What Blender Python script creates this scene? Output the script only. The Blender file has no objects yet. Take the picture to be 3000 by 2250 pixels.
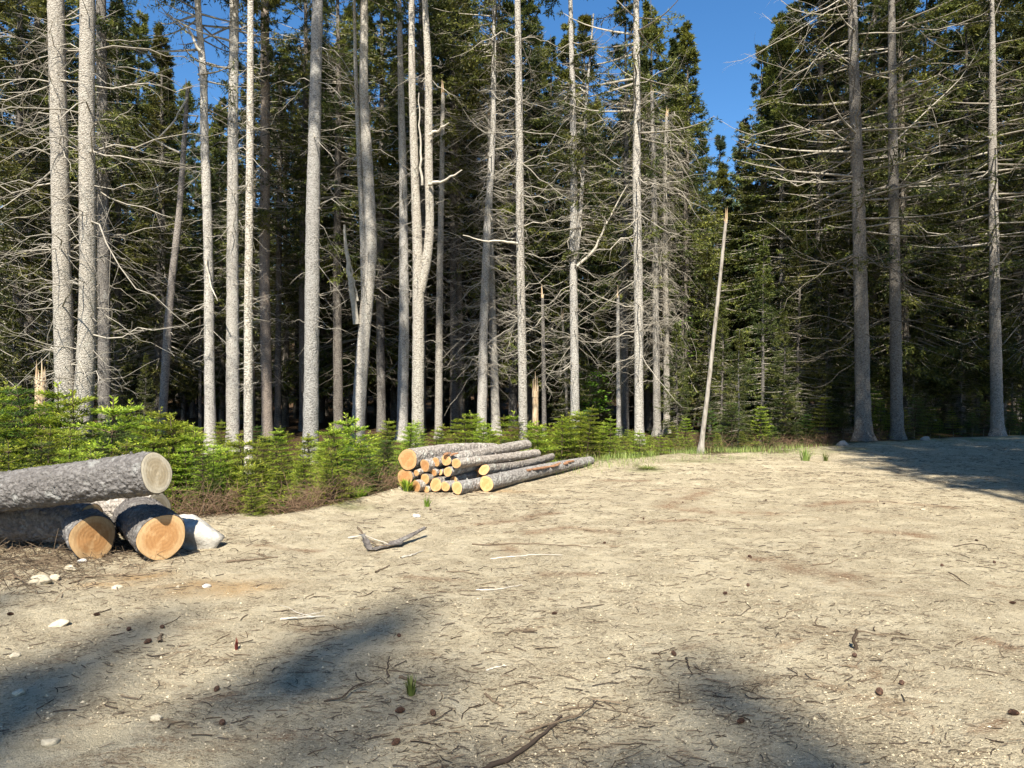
import bpy, math, random
import numpy as np
from mathutils import Vector, Matrix

# ------------------------------------------------------------------ camera, world, sun, exposure
S = bpy.context.scene
C = S.collection
CAMZ = 1.6
cam_d = bpy.data.cameras.new('camera')
cam = bpy.data.objects.new('camera', cam_d)
C.objects.link(cam)
cam.location = (0, 0, CAMZ)
cam.rotation_euler = (math.radians(90), 0, 0)
cam_d.lens = 26.0
cam_d.sensor_width = 36.0
cam_d.clip_end = 2000
S.camera = cam

SUN_EL, SUN_AZ = 50.0, 5.0          # elevation; shadows fall away from the camera, this many degrees to the right
W = bpy.data.worlds.new('World')
S.world = W
W.use_nodes = True
nt = W.node_tree
bg = nt.nodes['Background']
sky = nt.nodes.new('ShaderNodeTexSky')
sky.sky_type = 'NISHITA'
sky.sun_disc = False
sky.sun_elevation = math.radians(SUN_EL)
sky.sun_rotation = math.radians(180 + SUN_AZ)
sky.altitude = 300
sky.air_density = 1.0
sky.dust_density = 0.1
sky.ozone_density = 4.0
hs = nt.nodes.new('ShaderNodeHueSaturation'); hs.inputs['Saturation'].default_value = 1.22
nt.links.new(sky.outputs[0], hs.inputs['Color']); nt.links.new(hs.outputs[0], bg.inputs[0])
bg.inputs[1].default_value = 0.077
sun_d = bpy.data.lights.new('sun', 'SUN')
sun_d.energy = 5.0
sun_d.angle = math.radians(0.9)
sun_d.color = (1.0, 0.94, 0.82)
sun = bpy.data.objects.new('sun', sun_d)
C.objects.link(sun)
el, az = math.radians(SUN_EL), math.radians(SUN_AZ)
sdir = Vector((math.sin(az)*math.cos(el), math.cos(az)*math.cos(el), -math.sin(el)))
sun.rotation_euler = sdir.to_track_quat('-Z', 'Y').to_euler()
sun.location = (-5, -20, 30)
S.view_settings.view_transform = 'Standard'
S.view_settings.look = 'None'
S.view_settings.exposure = 1.28
S.view_settings.gamma = 1

# ------------------------------------------------------------------ helpers
F = 1598.0          # focal length in the 2212-wide reading of the photograph
HX, HY = 1106.0, 829.5
rng = np.random.default_rng(7)
random.seed(7)
U = rng.uniform

def P(px, py, d):
    """a point at distance d seen at pixel (px, py)"""
    return np.array([(px-HX)/F*d, d, CAMZ-(py-HY)/F*d])

def G(px, py):
    """the ground point seen at pixel (px, py)"""
    d = CAMZ*F/(py-HY)
    x = (px-HX)/F*d
    return np.array([x, d, float(gz(x, d))])

def _hash(ix, iy, s):
    n = (ix*374761393 + iy*668265263 + s*1274126177) & 0xffffffff
    n = ((n ^ (n >> 13))*1274126177) & 0xffffffff
    return ((n ^ (n >> 16)) & 0xffff)/65535.0

def vnoise(x, y, s=0):
    x = np.asarray(x, float); y = np.asarray(y, float)
    ix = np.floor(x).astype(np.int64); iy = np.floor(y).astype(np.int64)
    fx = x-ix; fy = y-iy
    fx = fx*fx*(3-2*fx); fy = fy*fy*(3-2*fy)
    a = _hash(ix, iy, s); b = _hash(ix+1, iy, s); c = _hash(ix, iy+1, s); d = _hash(ix+1, iy+1, s)
    return (a*(1-fx)+b*fx)*(1-fy)+(c*(1-fx)+d*fx)*fy - 0.5

def sstep(a, b, x):
    t = np.clip((x-a)/(b-a), 0, 1)
    return t*t*(3-2*t)

EDGE = [(-900, 1120), (-300, 1135), (0, 1150), (300, 1138), (450, 1125), (600, 1118), (720, 1095), (850, 1062), (1000, 1038),
        (1270, 1003), (1500, 985), (1700, 974), (1865, 958), (2212, 944), (2800, 938), (3600, 936)]
_ed = [CAMZ*F/(y-HY) for x, y in EDGE]
_ex = [(EDGE[i][0]-HX)/F*_ed[i] for i in range(len(EDGE))]
def yedge(x): return np.interp(x, _ex, _ed)

def gz(x, y):
    x = np.asarray(x, float); y = np.asarray(y, float)
    e = y-yedge(x)
    z = 0.06*vnoise(x*0.35, y*0.35, 1)+0.035*vnoise(x*1.1+5, y*1.1, 2)
    rough = 0.5+2.2*np.clip(vnoise(x*0.9, y*1.2, 9)+0.05, 0, 1)+1.3*np.exp(-((x+4.6)**2)/3-((y-7)**2)/3)
    z = z+rough*(0.022*vnoise(x*3.3, y*3.3, 3)+0.014*vnoise(x*8, y*8, 4)+0.009*vnoise(x*19, y*19, 5))
    # a scraped lip of soil along the clearing's edge, slightly lower wood beyond it
    z = z+0.07*np.exp(-((e+0.25)/0.45)**2)*(0.7+1.2*vnoise(x*1.7, y*1.7, 6))-0.12*sstep(0.2, 2.5, e)
    z = z+sstep(1, 6, e)*0.3*vnoise(x*0.5, y*0.5, 8)
    return z

class MB:
    """collects quads/tris with a material index and one random value per piece"""
    def __init__(s): s.v = []; s.q = []; s.t = []; s.qm = []; s.tm = []; s.n = 0; s.a = []
    def add(s, V, Q=None, T=None, m=0, a=None):
        V = np.asarray(V, float).reshape(-1, 3)
        s.v.append(V)
        s.a.append(np.full(len(V), 0.5) if a is None else np.asarray(a, float).reshape(-1))
        if Q is not None and len(Q): s.q.append(np.asarray(Q, np.int64)+s.n); s.qm.append(np.full(len(Q), m))
        if T is not None and len(T): s.t.append(np.asarray(T, np.int64)+s.n); s.tm.append(np.full(len(T), m))
        s.n += len(V)
    def tubes(s, PT, R, sides=4, m=0, a=None, cap=False):
        """PT [B,N,3], R [B,N]"""
        PT = np.asarray(PT, float); R = np.asarray(R, float)
        B, N, _ = PT.shape
        T = np.gradient(PT, axis=1)
        T /= np.linalg.norm(T, axis=2, keepdims=True)+1e-9
        mt = T.mean(axis=1)
        ref = np.where(np.abs(mt[:, 2:3]) > 0.8, np.array([[1., 0, 0]]), np.array([[0, 0, 1.]]))
        X = np.cross(T, ref[:, None, :]); X /= np.linalg.norm(X, axis=2, keepdims=True)+1e-9
        Y = np.cross(T, X)
        th = np.linspace(0, 2*np.pi, sides, endpoint=False)
        V = PT[:, :, None, :]+R[:, :, None, None]*(X[:, :, None, :]*np.cos(th)[None, None, :, None]+Y[:, :, None, :]*np.sin(th)[None, None, :, None])
        idx = np.arange(B*N*sides).reshape(B, N, sides)
        q = np.stack([idx[:, :-1, :], np.roll(idx, -1, 2)[:, :-1, :], np.roll(idx, -1, 2)[:, 1:, :], idx[:, 1:, :]], -1).reshape(-1, 4)
        aa = None if a is None else np.repeat(np.asarray(a), N*sides)
        s.add(V, Q=q, m=m, a=aa)
    def leaves(s, p, d, nrm, ln, wd, m=0, a=None):
        """diamond cards, folded a little along the middle"""
        d = d/(np.linalg.norm(d, axis=1, keepdims=True)+1e-9)
        sd = np.cross(d, nrm); sd /= np.linalg.norm(sd, axis=1, keepdims=True)+1e-9
        ln = np.broadcast_to(ln, (len(p),))[:, None]; wd = np.broadcast_to(wd, (len(p),))[:, None]
        V = np.stack([p, p+d*ln*0.42+sd*wd*0.5, p+d*ln, p+d*ln*0.42-sd*wd*0.5], 1)
        q = np.arange(len(p)*4).reshape(-1, 4)
        s.add(V, Q=q, m=m, a=None if a is None else np.repeat(a, 4))
    def build(s, name, mats, parent=None, smooth=True):
        V = np.concatenate(s.v); A = np.concatenate(s.a)
        q = np.concatenate(s.q) if s.q else np.zeros((0, 4), int)
        t = np.concatenate(s.t) if s.t else np.zeros((0, 3), int)
        qm = np.concatenate(s.qm) if s.qm else np.zeros(0, int)
        tm = np.concatenate(s.tm) if s.tm else np.zeros(0, int)
        me = bpy.data.meshes.new(name)
        me.vertices.add(len(V)); me.vertices.foreach_set('co', V.ravel().astype(np.float32))
        loops = np.concatenate([q.ravel(), t.ravel()])
        me.loops.add(len(loops)); me.loops.foreach_set('vertex_index', loops.astype(np.int32))
        nf = len(q)+len(t)
        me.polygons.add(nf)
        starts = np.concatenate([np.arange(len(q))*4, len(q)*4+np.arange(len(t))*3])
        me.polygons.foreach_set('loop_start', starts.astype(np.int32))
        me.polygons.foreach_set('material_index', np.concatenate([qm, tm]).astype(np.int32))
        me.polygons.foreach_set('use_smooth', np.full(nf, smooth))
        me.update(calc_edges=True)
        at = me.attributes.new('vary', 'FLOAT', 'POINT'); at.data.foreach_set('value', A.astype(np.float32))
        if not isinstance(mats, (list, tuple)): mats = [mats]
        for m in mats: me.materials.append(m)
        o = bpy.data.objects.new(name, me); C.objects.link(o)
        if parent is not None: o.parent = parent
        return o

def tag(o, label=None, cat=None, group=None, kind=None):
    if label: o['label'] = label
    if cat: o['category'] = cat
    if group: o['group'] = group
    if kind: o['kind'] = kind
    return o

def empty(name, loc=(0, 0, 0), rz=0.0, sc=1.0):
    o = bpy.data.objects.new(name, None); C.objects.link(o)
    o.empty_display_size = 0.2
    o.location = loc; o.rotation_euler = (0, 0, rz); o.scale = (sc, sc, sc)
    return o

def dup(root, loc, rz, sc, tilt=(0, 0)):
    r = root.copy(); C.objects.link(r)
    r.location = loc; r.rotation_euler = (tilt[0], tilt[1], rz)
    r.scale = sc if isinstance(sc, (tuple, list)) else (sc, sc, sc)
    for ch in KIDS[root.name]:
        c = ch.copy(); C.objects.link(c); c.parent = r
    return r
KIDS = {}

# ------------------------------------------------------------------ materials
def mat(name, rough=0.9):
    m = bpy.data.materials.new(name); m.use_nodes = True
    n = m.node_tree.nodes; b = n['Principled BSDF']
    b.inputs['Roughness'].default_value = rough
    b.inputs['Specular IOR Level'].default_value = 0.25
    return m, m.node_tree, b
def N(nt, typ, **kw):
    n = nt.nodes.new(typ)
    for k, v in kw.items(): setattr(n, k, v)
    return n
def noise(nt, vec, scale, detail=4, rough=0.6, dist=0.0):
    n = N(nt, 'ShaderNodeTexNoise'); n.inputs['Scale'].default_value = scale
    n.inputs['Detail'].default_value = detail; n.inputs['Roughness'].default_value = rough
    n.inputs['Distortion'].default_value = dist
    if vec is not None: nt.links.new(vec, n.inputs['Vector'])
    return n.outputs['Fac']
def ramp(nt, fac, stops, interp='LINEAR'):
    r = N(nt, 'ShaderNodeValToRGB'); r.color_ramp.interpolation = interp
    e = r.color_ramp.elements
    while len(e) < len(stops): e.new(0.5)
    for i, (p, c) in enumerate(stops):
        e[i].position = p; e[i].color = (c[0], c[1], c[2], 1) if isinstance(c, (tuple, list)) else (c, c, c, 1)
    nt.links.new(fac, r.inputs['Fac'])
    return r.outputs['Color']
def mix(nt, fac, a, b, blend='MIX'):
    n = N(nt, 'ShaderNodeMix', data_type='RGBA', blend_type=blend)
    for sock, v in ((n.inputs[0], fac), (n.inputs[6], a), (n.inputs[7], b)):
        if isinstance(v, bpy.types.NodeSocket): nt.links.new(v, sock)
        elif isinstance(v, (tuple, list)): sock.default_value = (v[0], v[1], v[2], 1)
        else: sock.default_value = v
    return n.outputs[2]
def math_(nt, op, a, b=0.0, clamp=False):
    n = N(nt, 'ShaderNodeMath', operation=op); n.use_clamp = clamp
    for i, v in enumerate((a, b)):
        if isinstance(v, bpy.types.NodeSocket): nt.links.new(v, n.inputs[i])
        else: n.inputs[i].default_value = v
    return n.outputs[0]
def mapping(nt, vec, scale=(1, 1, 1), rot=(0, 0, 0)):
    n = N(nt, 'ShaderNodeMapping'); n.inputs['Scale'].default_value = scale; n.inputs['Rotation'].default_value = rot
    nt.links.new(vec, n.inputs['Vector']); return n.outputs[0]
def objco(nt): return N(nt, 'ShaderNodeTexCoord').outputs['Object']
def bump(nt, b, h, strength, dist):
    n = N(nt, 'ShaderNodeBump'); n.inputs['Strength'].default_value = strength; n.inputs['Distance'].default_value = dist
    nt.links.new(h, n.inputs['Height']); nt.links.new(n.outputs[0], b.inputs['Normal'])
def attr(nt, name): return N(nt, 'ShaderNodeAttribute', attribute_name=name).outputs['Fac']
def orand(nt): return N(nt, 'ShaderNodeObjectInfo').outputs['Random']

def bark_mat(name, dark, mid, light, lichen=0.5, scale=1.0, bstr=0.9, bdist=0.02, stretch=1.5, spots=0.62):
    m, nt, b = mat(name, 0.95)
    co = mapping(nt, objco(nt), (1, 1, stretch))
    nn = N(nt, 'ShaderNodeTexNoise'); nn.inputs['Scale'].default_value = 16*scale; nt.links.new(co, nn.inputs['Vector'])
    sc_ = N(nt, 'ShaderNodeVectorMath', operation='SCALE'); sc_.inputs['Scale'].default_value = 0.06/scale
    nt.links.new(nn.outputs['Color'], sc_.inputs[0])
    dist = N(nt, 'ShaderNodeVectorMath', operation='ADD'); nt.links.new(co, dist.inputs[0]); nt.links.new(sc_.outputs[0], dist.inputs[1])
    v = N(nt, 'ShaderNodeTexVoronoi'); v.inputs['Scale'].default_value = 30*scale; nt.links.new(dist.outputs[0], v.inputs['Vector'])
    v2 = N(nt, 'ShaderNodeTexVoronoi'); v2.inputs['Scale'].default_value = 5*scale; nt.links.new(dist.outputs[0], v2.inputs['Vector'])
    n1 = noise(nt, co, 46*scale, 5, 0.7)
    n2 = noise(nt, mapping(nt, objco(nt), (1, 1, .5)), 1.3, 3, 0.6)
    n3 = noise(nt, objco(nt), 6, 5, 0.65)
    base = ramp(nt, n1, [(0.25, mid), (0.6, light)])
    cellc = N(nt, 'ShaderNodeSeparateColor'); nt.links.new(v.outputs['Color'], cellc.inputs[0])
    base = mix(nt, math_(nt, 'MULTIPLY', ramp(nt, cellc.outputs[0], [(0.35, 1.0), (0.75, 0.0)]), 0.55), base, mid)
    base = mix(nt, math_(nt, 'MULTIPLY', ramp(nt, v.outputs['Distance'], [(0.5, 0.0), (0.72, 1.0)]), spots), base, dark)
    base = mix(nt, math_(nt, 'MULTIPLY', ramp(nt, n1, [(0.28, 1.0), (0.42, 0.0)]), spots), base, dark)
    base = mix(nt, ramp(nt, v2.outputs['Distance'], [(0.04, 0.85), (0.1, 0.0)]), base, dark)
    base = mix(nt, ramp(nt, n2, [(0.45, 0.0), (0.7, 0.35)]), base, mid)
    base = mix(nt, math_(nt, 'MULTIPLY', ramp(nt, n3, [(0.56, 0.0), (0.66, 1.0)]), lichen*.7), base, (0.50, 0.50, 0.42))
    hv = N(nt, 'ShaderNodeHueSaturation'); nt.links.new(base, hv.inputs['Color'])
    nt.links.new(math_(nt, 'ADD', math_(nt, 'MULTIPLY', orand(nt), 0.42), 0.70), hv.inputs['Value'])
    r2 = math_(nt, 'FRACT', math_(nt, 'MULTIPLY', orand(nt), 17.3))
    nt.links.new(math_(nt, 'ADD', math_(nt, 'MULTIPLY', r2, 0.6), 0.4), hv.inputs['Saturation'])
    nt.links.new(hv.outputs[0], b.inputs['Base Color'])
    h = math_(nt, 'SUBTRACT', math_(nt, 'MULTIPLY', n1, 0.8), math_(nt, 'MULTIPLY', v.outputs['Distance'], 1.0))
    bump(nt, b, h, bstr, bdist)
    return m
BARK = bark_mat('spruce bark', (0.10, 0.08, 0.06), (0.36, 0.315, 0.255), (0.60, 0.545, 0.46))
BARK_DIM = bark_mat('dark spruce bark', (0.035, 0.028, 0.022), (0.12, 0.10, 0.08), (0.24, 0.205, 0.17), 0.3)  # darkened copy of the spruce bark: the wood's inner shade is in its colour
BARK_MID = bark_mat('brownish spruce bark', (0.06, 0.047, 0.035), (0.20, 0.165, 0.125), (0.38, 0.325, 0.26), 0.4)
BARK_RED = bark_mat('rusty bark', (0.09, 0.055, 0.035), (0.24, 0.15, 0.09), (0.44, 0.33, 0.22), 0.05)
LOGBARK = bark_mat('flaky log bark', (0.045, 0.033, 0.027), (0.135, 0.105, 0.086), (0.27, 0.232, 0.20), 0.6, .8, 1.0, 0.02, 1.0, .35)
PILEBARK = bark_mat('grey log bark', (0.07, 0.055, 0.042), (0.22, 0.185, 0.155), (0.44, 0.385, 0.325), 0.8, .8, 1.0, 0.02, 1.0, .5)

def twig_mat(name, a, bcol):
    m, nt, b = mat(name, 0.9)
    n = noise(nt, objco(nt), 12, 3)
    c = mix(nt, attr(nt, 'vary'), a, bcol)
    nt.links.new(mix(nt, ramp(nt, n, [(0.35, 0.0), (0.7, 0.5)]), c, (a[0]*.5, a[1]*.5, a[2]*.5)), b.inputs['Base Color'])
    return m
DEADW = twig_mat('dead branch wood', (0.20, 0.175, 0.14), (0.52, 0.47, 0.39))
DEADD = twig_mat('shade toned dead twigs', (0.07, 0.058, 0.045), (0.22, 0.19, 0.15))  # same dead wood, with the shade under the trees mixed into its colour
LITTERW = twig_mat('twig litter', (0.05, 0.035, 0.025), (0.26, 0.19, 0.12))
BRUSHW = twig_mat('dry brush', (0.10, 0.055, 0.035), (0.30, 0.20, 0.12))

def leaf_mat(name, c1, c2, c3, trans=0.35, sp=0.3):
    m = bpy.data.materials.new(name); m.use_nodes = True; nt = m.node_tree
    b = nt.nodes['Principled BSDF']; out = nt.nodes['Material Output']
    b.inputs['Roughness'].default_value = 0.55; b.inputs['Specular IOR Level'].default_value = sp
    col = ramp(nt, attr(nt, 'vary'), [(0.0, c1), (0.55, c2), (1.0, c3)])
    hv = N(nt, 'ShaderNodeHueSaturation'); nt.links.new(col, hv.inputs['Color'])
    r = orand(nt)
    nt.links.new(math_(nt, 'ADD', math_(nt, 'MULTIPLY', r, 0.035), 0.483), hv.inputs['Hue'])
    nt.links.new(math_(nt, 'ADD', math_(nt, 'MULTIPLY', r, 0.65), 0.72), hv.inputs['Value'])
    nt.links.new(hv.outputs[0], b.inputs['Base Color'])
    tr = N(nt, 'ShaderNodeBsdfTranslucent'); nt.links.new(hv.outputs[0], tr.inputs[0])
    mx = N(nt, 'ShaderNodeMixShader'); mx.inputs[0].default_value = trans
    nt.links.new(b.outputs[0], mx.inputs[1]); nt.links.new(tr.outputs[0], mx.inputs[2])
    nt.links.new(mx.outputs[0], out.inputs['Surface'])
    return m
SPRUCE = leaf_mat('spruce needles', (0.022, 0.034, 0.012), (0.085, 0.10, 0.023), (0.24, 0.235, 0.05), 0.3)
FIR = leaf_mat('young fir needles', (0.06, 0.10, 0.016), (0.24, 0.31, 0.032), (0.46, 0.50, 0.06), 0.38)
FIRDARK = leaf_mat('older fir needles', (0.03, 0.06, 0.016), (0.07, 0.12, 0.022), (0.14, 0.20, 0.04), 0.3)
GRASS = leaf_mat('grass blades', (0.12, 0.16, 0.04), (0.20, 0.27, 0.06), (0.36, 0.36, 0.14), 0.35)
BLUEF = leaf_mat('bluish pale needles', (0.07, 0.11, 0.06), (0.14, 0.19, 0.11), (0.24, 0.29, 0.18), 0.3)
HARDW = leaf_mat('broad leaves', (0.12, 0.22, 0.03), (0.22, 0.36, 0.04), (0.36, 0.48, 0.08), 0.5)
REDLEAF = leaf_mat('reddish leaves', (0.12, 0.03, 0.02), (0.24, 0.06, 0.04), (0.3, 0.12, 0.06), 0.3)

def wood_mat(name, heart, sap, ringc, fresh=True):
    m, nt, b = mat(name, 0.75)
    co = objco(nt)
    sep = N(nt, 'ShaderNodeSeparateXYZ'); nt.links.new(co, sep.inputs[0])
    cmb = N(nt, 'ShaderNodeCombineXYZ'); nt.links.new(sep.outputs[1], cmb.inputs[1]); nt.links.new(sep.outputs[2], cmb.inputs[2])
    ln = N(nt, 'ShaderNodeVectorMath', operation='LENGTH'); nt.links.new(cmb.outputs[0], ln.inputs[0])
    r = math_(nt, 'ADD', ln.outputs['Value'], math_(nt, 'MULTIPLY', noise(nt, co, 9, 3), 0.02))
    w = math_(nt, 'SINE', math_(nt, 'MULTIPLY', r, 620))
    w2 = math_(nt, 'SINE', math_(nt, 'MULTIPLY', r, 190))
    rings = math_(nt, 'ADD', math_(nt, 'MULTIPLY', w, 0.25), math_(nt, 'ADD', math_(nt, 'MULTIPLY', w2, 0.2), 0.5))
    rr = attr(nt, 'vary')
    c = mix(nt, ramp(nt, rr, [(0.0, 0.0), (0.62, 0.1), (0.86, 1.0)]), heart, sap)
    c = mix(nt, math_(nt, 'MULTIPLY', rings, 0.42), c, ringc)
    saw = noise(nt, mapping(nt, co, (1, 40, 7), (0.9, 0, 0)), 2.0, 4)
    c = mix(nt, ramp(nt, saw, [(0.4, 0.0), (0.75, 0.45)]), c, ringc)
    blot = noise(nt, co, 11, 4)
    c = mix(nt, ramp(nt, blot, [(0.5, 0.0), (0.75, 0.45)]), c, tuple(min(1, v*1.25) for v in sap))
    hv = N(nt, 'ShaderNodeHueSaturation'); nt.links.new(c, hv.inputs['Color'])
    nt.links.new(math_(nt, 'ADD', math_(nt, 'MULTIPLY', orand(nt), 0.3), 0.78), hv.inputs['Value'])
    nt.links.new(hv.outputs[0], b.inputs['Base Color'])
    bump(nt, b, math_(nt, 'ADD', rings, saw), 0.4, 0.004)
    return m
WOOD = wood_mat('fresh sawn wood', (0.50, 0.26, 0.10), (0.66, 0.45, 0.23), (0.34, 0.16, 0.055))
WOODPALE = wood_mat('weathered sawn wood', (0.42, 0.34, 0.22), (0.56, 0.50, 0.38), (0.22, 0.16, 0.09))
WOODPILE = wood_mat('orange sawn wood', (0.56, 0.28, 0.11), (0.66, 0.40, 0.19), (0.38, 0.17, 0.06))
m, nt_, b_ = mat('stripped wood', 0.85)
n_ = noise(nt_, mapping(nt_, objco(nt_), (1, 1, 0.12)), 30, 5)
nt_.links.new(ramp(nt_, n_, [(0.3, (0.24, 0.14, 0.08)), (0.5, (0.50, 0.36, 0.22)), (0.7, (0.66, 0.55, 0.40))]), b_.inputs['Base Color'])
bump(nt_, b_, n_, 0.8, 0.01); STRIP = m
m, nt_, b_ = mat('silvery pole wood', 0.85)
n_ = noise(nt_, mapping(nt_, objco(nt_), (1, 1, 0.2)), 22, 5)
nt_.links.new(ramp(nt_, n_, [(0.3, (0.12, 0.10, 0.08)), (0.5, (0.28, 0.25, 0.215)), (0.75, (0.42, 0.39, 0.34))]), b_.inputs['Base Color'])
bump(nt_, b_, n_, 0.6, 0.01); POLE = m
def rock_mat(name, c1, c2):
    m, nt, b = mat(name, 0.85)
    n = noise(nt, objco(nt), 9, 7, 0.65); n2 = noise(nt, objco(nt), 45, 4, 0.7)
    c = ramp(nt, n, [(0.3, c1), (0.6, c2)])
    c = mix(nt, ramp(nt, noise(nt, objco(nt), 4, 6, .75), [(0.48, 0.0), (0.66, 0.55)]), c, (c1[0]*.55, c1[1]*.5, c1[2]*.42))
    nt.links.new(mix(nt, ramp(nt, n2, [(0.55, 0.0), (0.75, 0.5)]), c, c1), b.inputs['Base Color'])
    bump(nt, b, math_(nt, 'ADD', n, math_(nt, 'MULTIPLY', n2, 0.3)), 0.8, 0.02)
    return m
ROCKW = rock_mat('white granite', (0.30, 0.27, 0.23), (0.60, 0.57, 0.51))
ROCKT = rock_mat('sandy stone', (0.30, 0.25, 0.17), (0.56, 0.49, 0.36))
ROCKG = rock_mat('grey stone', (0.20, 0.18, 0.16), (0.40, 0.37, 0.33))
m, nt_, b_ = mat('cone scales', 0.8)
n_ = N(nt_, 'ShaderNodeTexVoronoi'); n_.inputs['Scale'].default_value = 90
nt_.links.new(objco(nt_), n_.inputs['Vector'])
nt_.links.new(ramp(nt_, n_.outputs['Distance'], [(0.1, (0.16, 0.085, 0.05)), (0.6, (0.045, 0.025, 0.018))]), b_.inputs['Base Color'])
CONE = m
# gravel, clods: colour per piece
m, nt_, b_ = mat('loose gravel', 0.95)
nt_.links.new(ramp(nt_, attr(nt_, 'vary'), [(0.0, (0.10, 0.075, 0.05)), (0.25, (0.32, 0.26, 0.17)), (0.6, (0.44, 0.365, 0.24)), (1.0, (0.56, 0.475, 0.33))]), b_.inputs['Base Color'])
GRAVEL = m

# ground
def ground_mat():
    m, nt, b = mat('sandy gravel ground', 1.0)
    b.inputs['Specular IOR Level'].default_value = 0.1
    co = objco(nt)
    big = noise(nt, co, 0.55, 4, 0.55)
    med = noise(nt, co, 5, 6, 0.7)
    fine = noise(nt, co, 70, 5, 0.75)
    grit = noise(nt, co, 190, 3, 0.8)
    c = ramp(nt, med, [(0.32, (0.60, 0.505, 0.335)), (0.5, (0.72, 0.615, 0.42)), (0.68, (0.79, 0.69, 0.49))])
    c = mix(nt, ramp(nt, big, [(0.35, 0.0), (0.65, 0.35)]), c, (0.50, 0.415, 0.285))
    patch = noise(nt, mapping(nt, co, (.95, 1.1, 1)), 2.1, 6, 0.7, .4)
    rough_ = ramp(nt, patch, [(0.42, 0.12), (0.56, 1.0)])
    fine2 = noise(nt, mapping(nt, co, (.7, 1.3, 1)), 34, 5, 0.8)
    c = mix(nt, math_(nt, 'MULTIPLY', rough_, 0.18), c, (0.42, 0.33, 0.21))
    c = mix(nt, math_(nt, 'MULTIPLY', rough_, ramp(nt, fine, [(0.40, 0.8), (0.49, 0.0)])), c, (0.16, 0.115, 0.07))
    c = mix(nt, math_(nt, 'MULTIPLY', rough_, ramp(nt, fine2, [(0.38, 0.7), (0.45, 0.0)])), c, (0.13, 0.09, 0.055))
    c = mix(nt, ramp(nt, grit, [(0.60, 0.0), (0.72, 0.4)]), c, (0.80, 0.72, 0.54))
    c = mix(nt, ramp(nt, grit, [(0.32, 0.6), (0.43, 0.0)]), c, (0.11, 0.085, 0.055))
    # scattered voronoi pebbles
    # streaks of rusty fallen needles
    st = noise(nt, mapping(nt, co, (1.0, 2.1, 1), (0, 0, 0.25)), 2.6, 7, 0.72, 1.2)
    lo = noise(nt, co, 0.8, 2)
    k = math_(nt, 'MULTIPLY', ramp(nt, st, [(0.53, 0.0), (0.62, 1.0)]), ramp(nt, lo, [(0.46, 0.08), (0.62, 0.8)]))
    k = math_(nt, 'MULTIPLY', k, ramp(nt, noise(nt, co, 95, 3, 0.8), [(0.42, 0.15), (0.58, 0.85)]))
    c = mix(nt, k, c, (0.24, 0.115, 0.05))
    rs = math_(nt, 'MULTIPLY', attr(nt, 'rust'), ramp(nt, noise(nt, mapping(nt, co, (1, 2.2, 1)), 38, 4, 0.8), [(0.40, 0.0), (0.54, 0.9)]))
    c = mix(nt, rs, c, (0.24, 0.11, 0.05))
    # sawdust
    c = mix(nt, math_(nt, 'MULTIPLY', attr(nt, 'sawdust'), ramp(nt, fine, [(0.35, 0.2), (0.6, 0.8)])), c, (0.56, 0.33, 0.13))
    # duff
    duff = ramp(nt, noise(nt, co, 14, 6, 0.75), [(0.3, (0.035, 0.022, 0.013)), (0.55, (0.10, 0.062, 0.034)), (0.75, (0.19, 0.13, 0.075))])
    c = mix(nt, attr(nt, 'forest'), c, duff)
    c = mix(nt, math_(nt, 'MULTIPLY', attr(nt, 'turf'), ramp(nt, fine, [(0.35, 0.0), (0.55, 0.8)])), c, (0.17, 0.20, 0.06))
    nt.links.new(c, b.inputs['Base Color'])
    h = math_(nt, 'ADD', math_(nt, 'MULTIPLY', fine, 0.6), math_(nt, 'MULTIPLY', med, 0.7))
    h = math_(nt, 'ADD', h, math_(nt, 'MULTIPLY', grit, 0.2))
    h = math_(nt, 'ADD', h, math_(nt, 'MULTIPLY', math_(nt, 'MULTIPLY', fine2, rough_), 0.5))
    bump(nt, b, h, 1.0, 0.075)
    return m
def axis(a0, a1, step0, grow, lim):
    out = [a0]; st = step0
    while out[-1] < a1:
        out.append(out[-1]+st); st = min(st*grow, lim)
    return out
xp = axis(0, 13, 0.045, 1.004, 0.10); xp += [14, 15.5, 18, 22, 28, 36, 50, 80, 140, 260, 450]
xs = np.array([-v for v in xp[:0:-1]]+xp)
ys = np.array([-450, -200, -80, -30, -12, -5, -1, 1, 1.9]+axis(2.4, 24, 0.028, 1.006, 0.11)+[26, 28, 31, 35, 40, 48, 60, 90, 150, 260, 450])
X, Y = np.meshgrid(xs, ys)
Z = gz(X, Y)
Z = Z+16*sstep(45, 160, Y)
gm = MB()
idx = np.arange(X.size).reshape(X.shape)
gm.add(np.stack([X, Y, Z], -1), Q=np.stack([idx[:-1, :-1], idx[:-1, 1:], idx[1:, 1:], idx[1:, :-1]], -1).reshape(-1, 4))
ground = gm.build('ground', ground_mat())
tag(ground, kind='structure')
e = (Y-yedge(X)+0.9*vnoise(X*1.3, Y*1.3, 11)+0.5*vnoise(X*4, Y*4, 12)).ravel()
at = ground.data.attributes.new('forest', 'FLOAT', 'POINT'); at.data.foreach_set('value', sstep(-0.15, 0.7, e).astype(np.float32))
xx, yy = X.ravel(), Y.ravel()
sw = np.zeros(X.size)
for (px, py, rx, ry) in [(300, 1243, .28, .16), (470, 1268, .45, .26), (230, 1262, .2, .1), (1100, 1062, .5, .15)]:
    g = G(px, py); sw = np.maximum(sw, np.exp(-((xx-g[0])/rx)**2-((yy-g[1])/ry)**2))
sw = np.clip(sw*(1.1+1.5*vnoise(xx*7, yy*7, 21)), 0, 1)
at = ground.data.attributes.new('sawdust', 'FLOAT', 'POINT'); at.data.foreach_set('value', sw.astype(np.float32))
rust = np.zeros(X.size)
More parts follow.
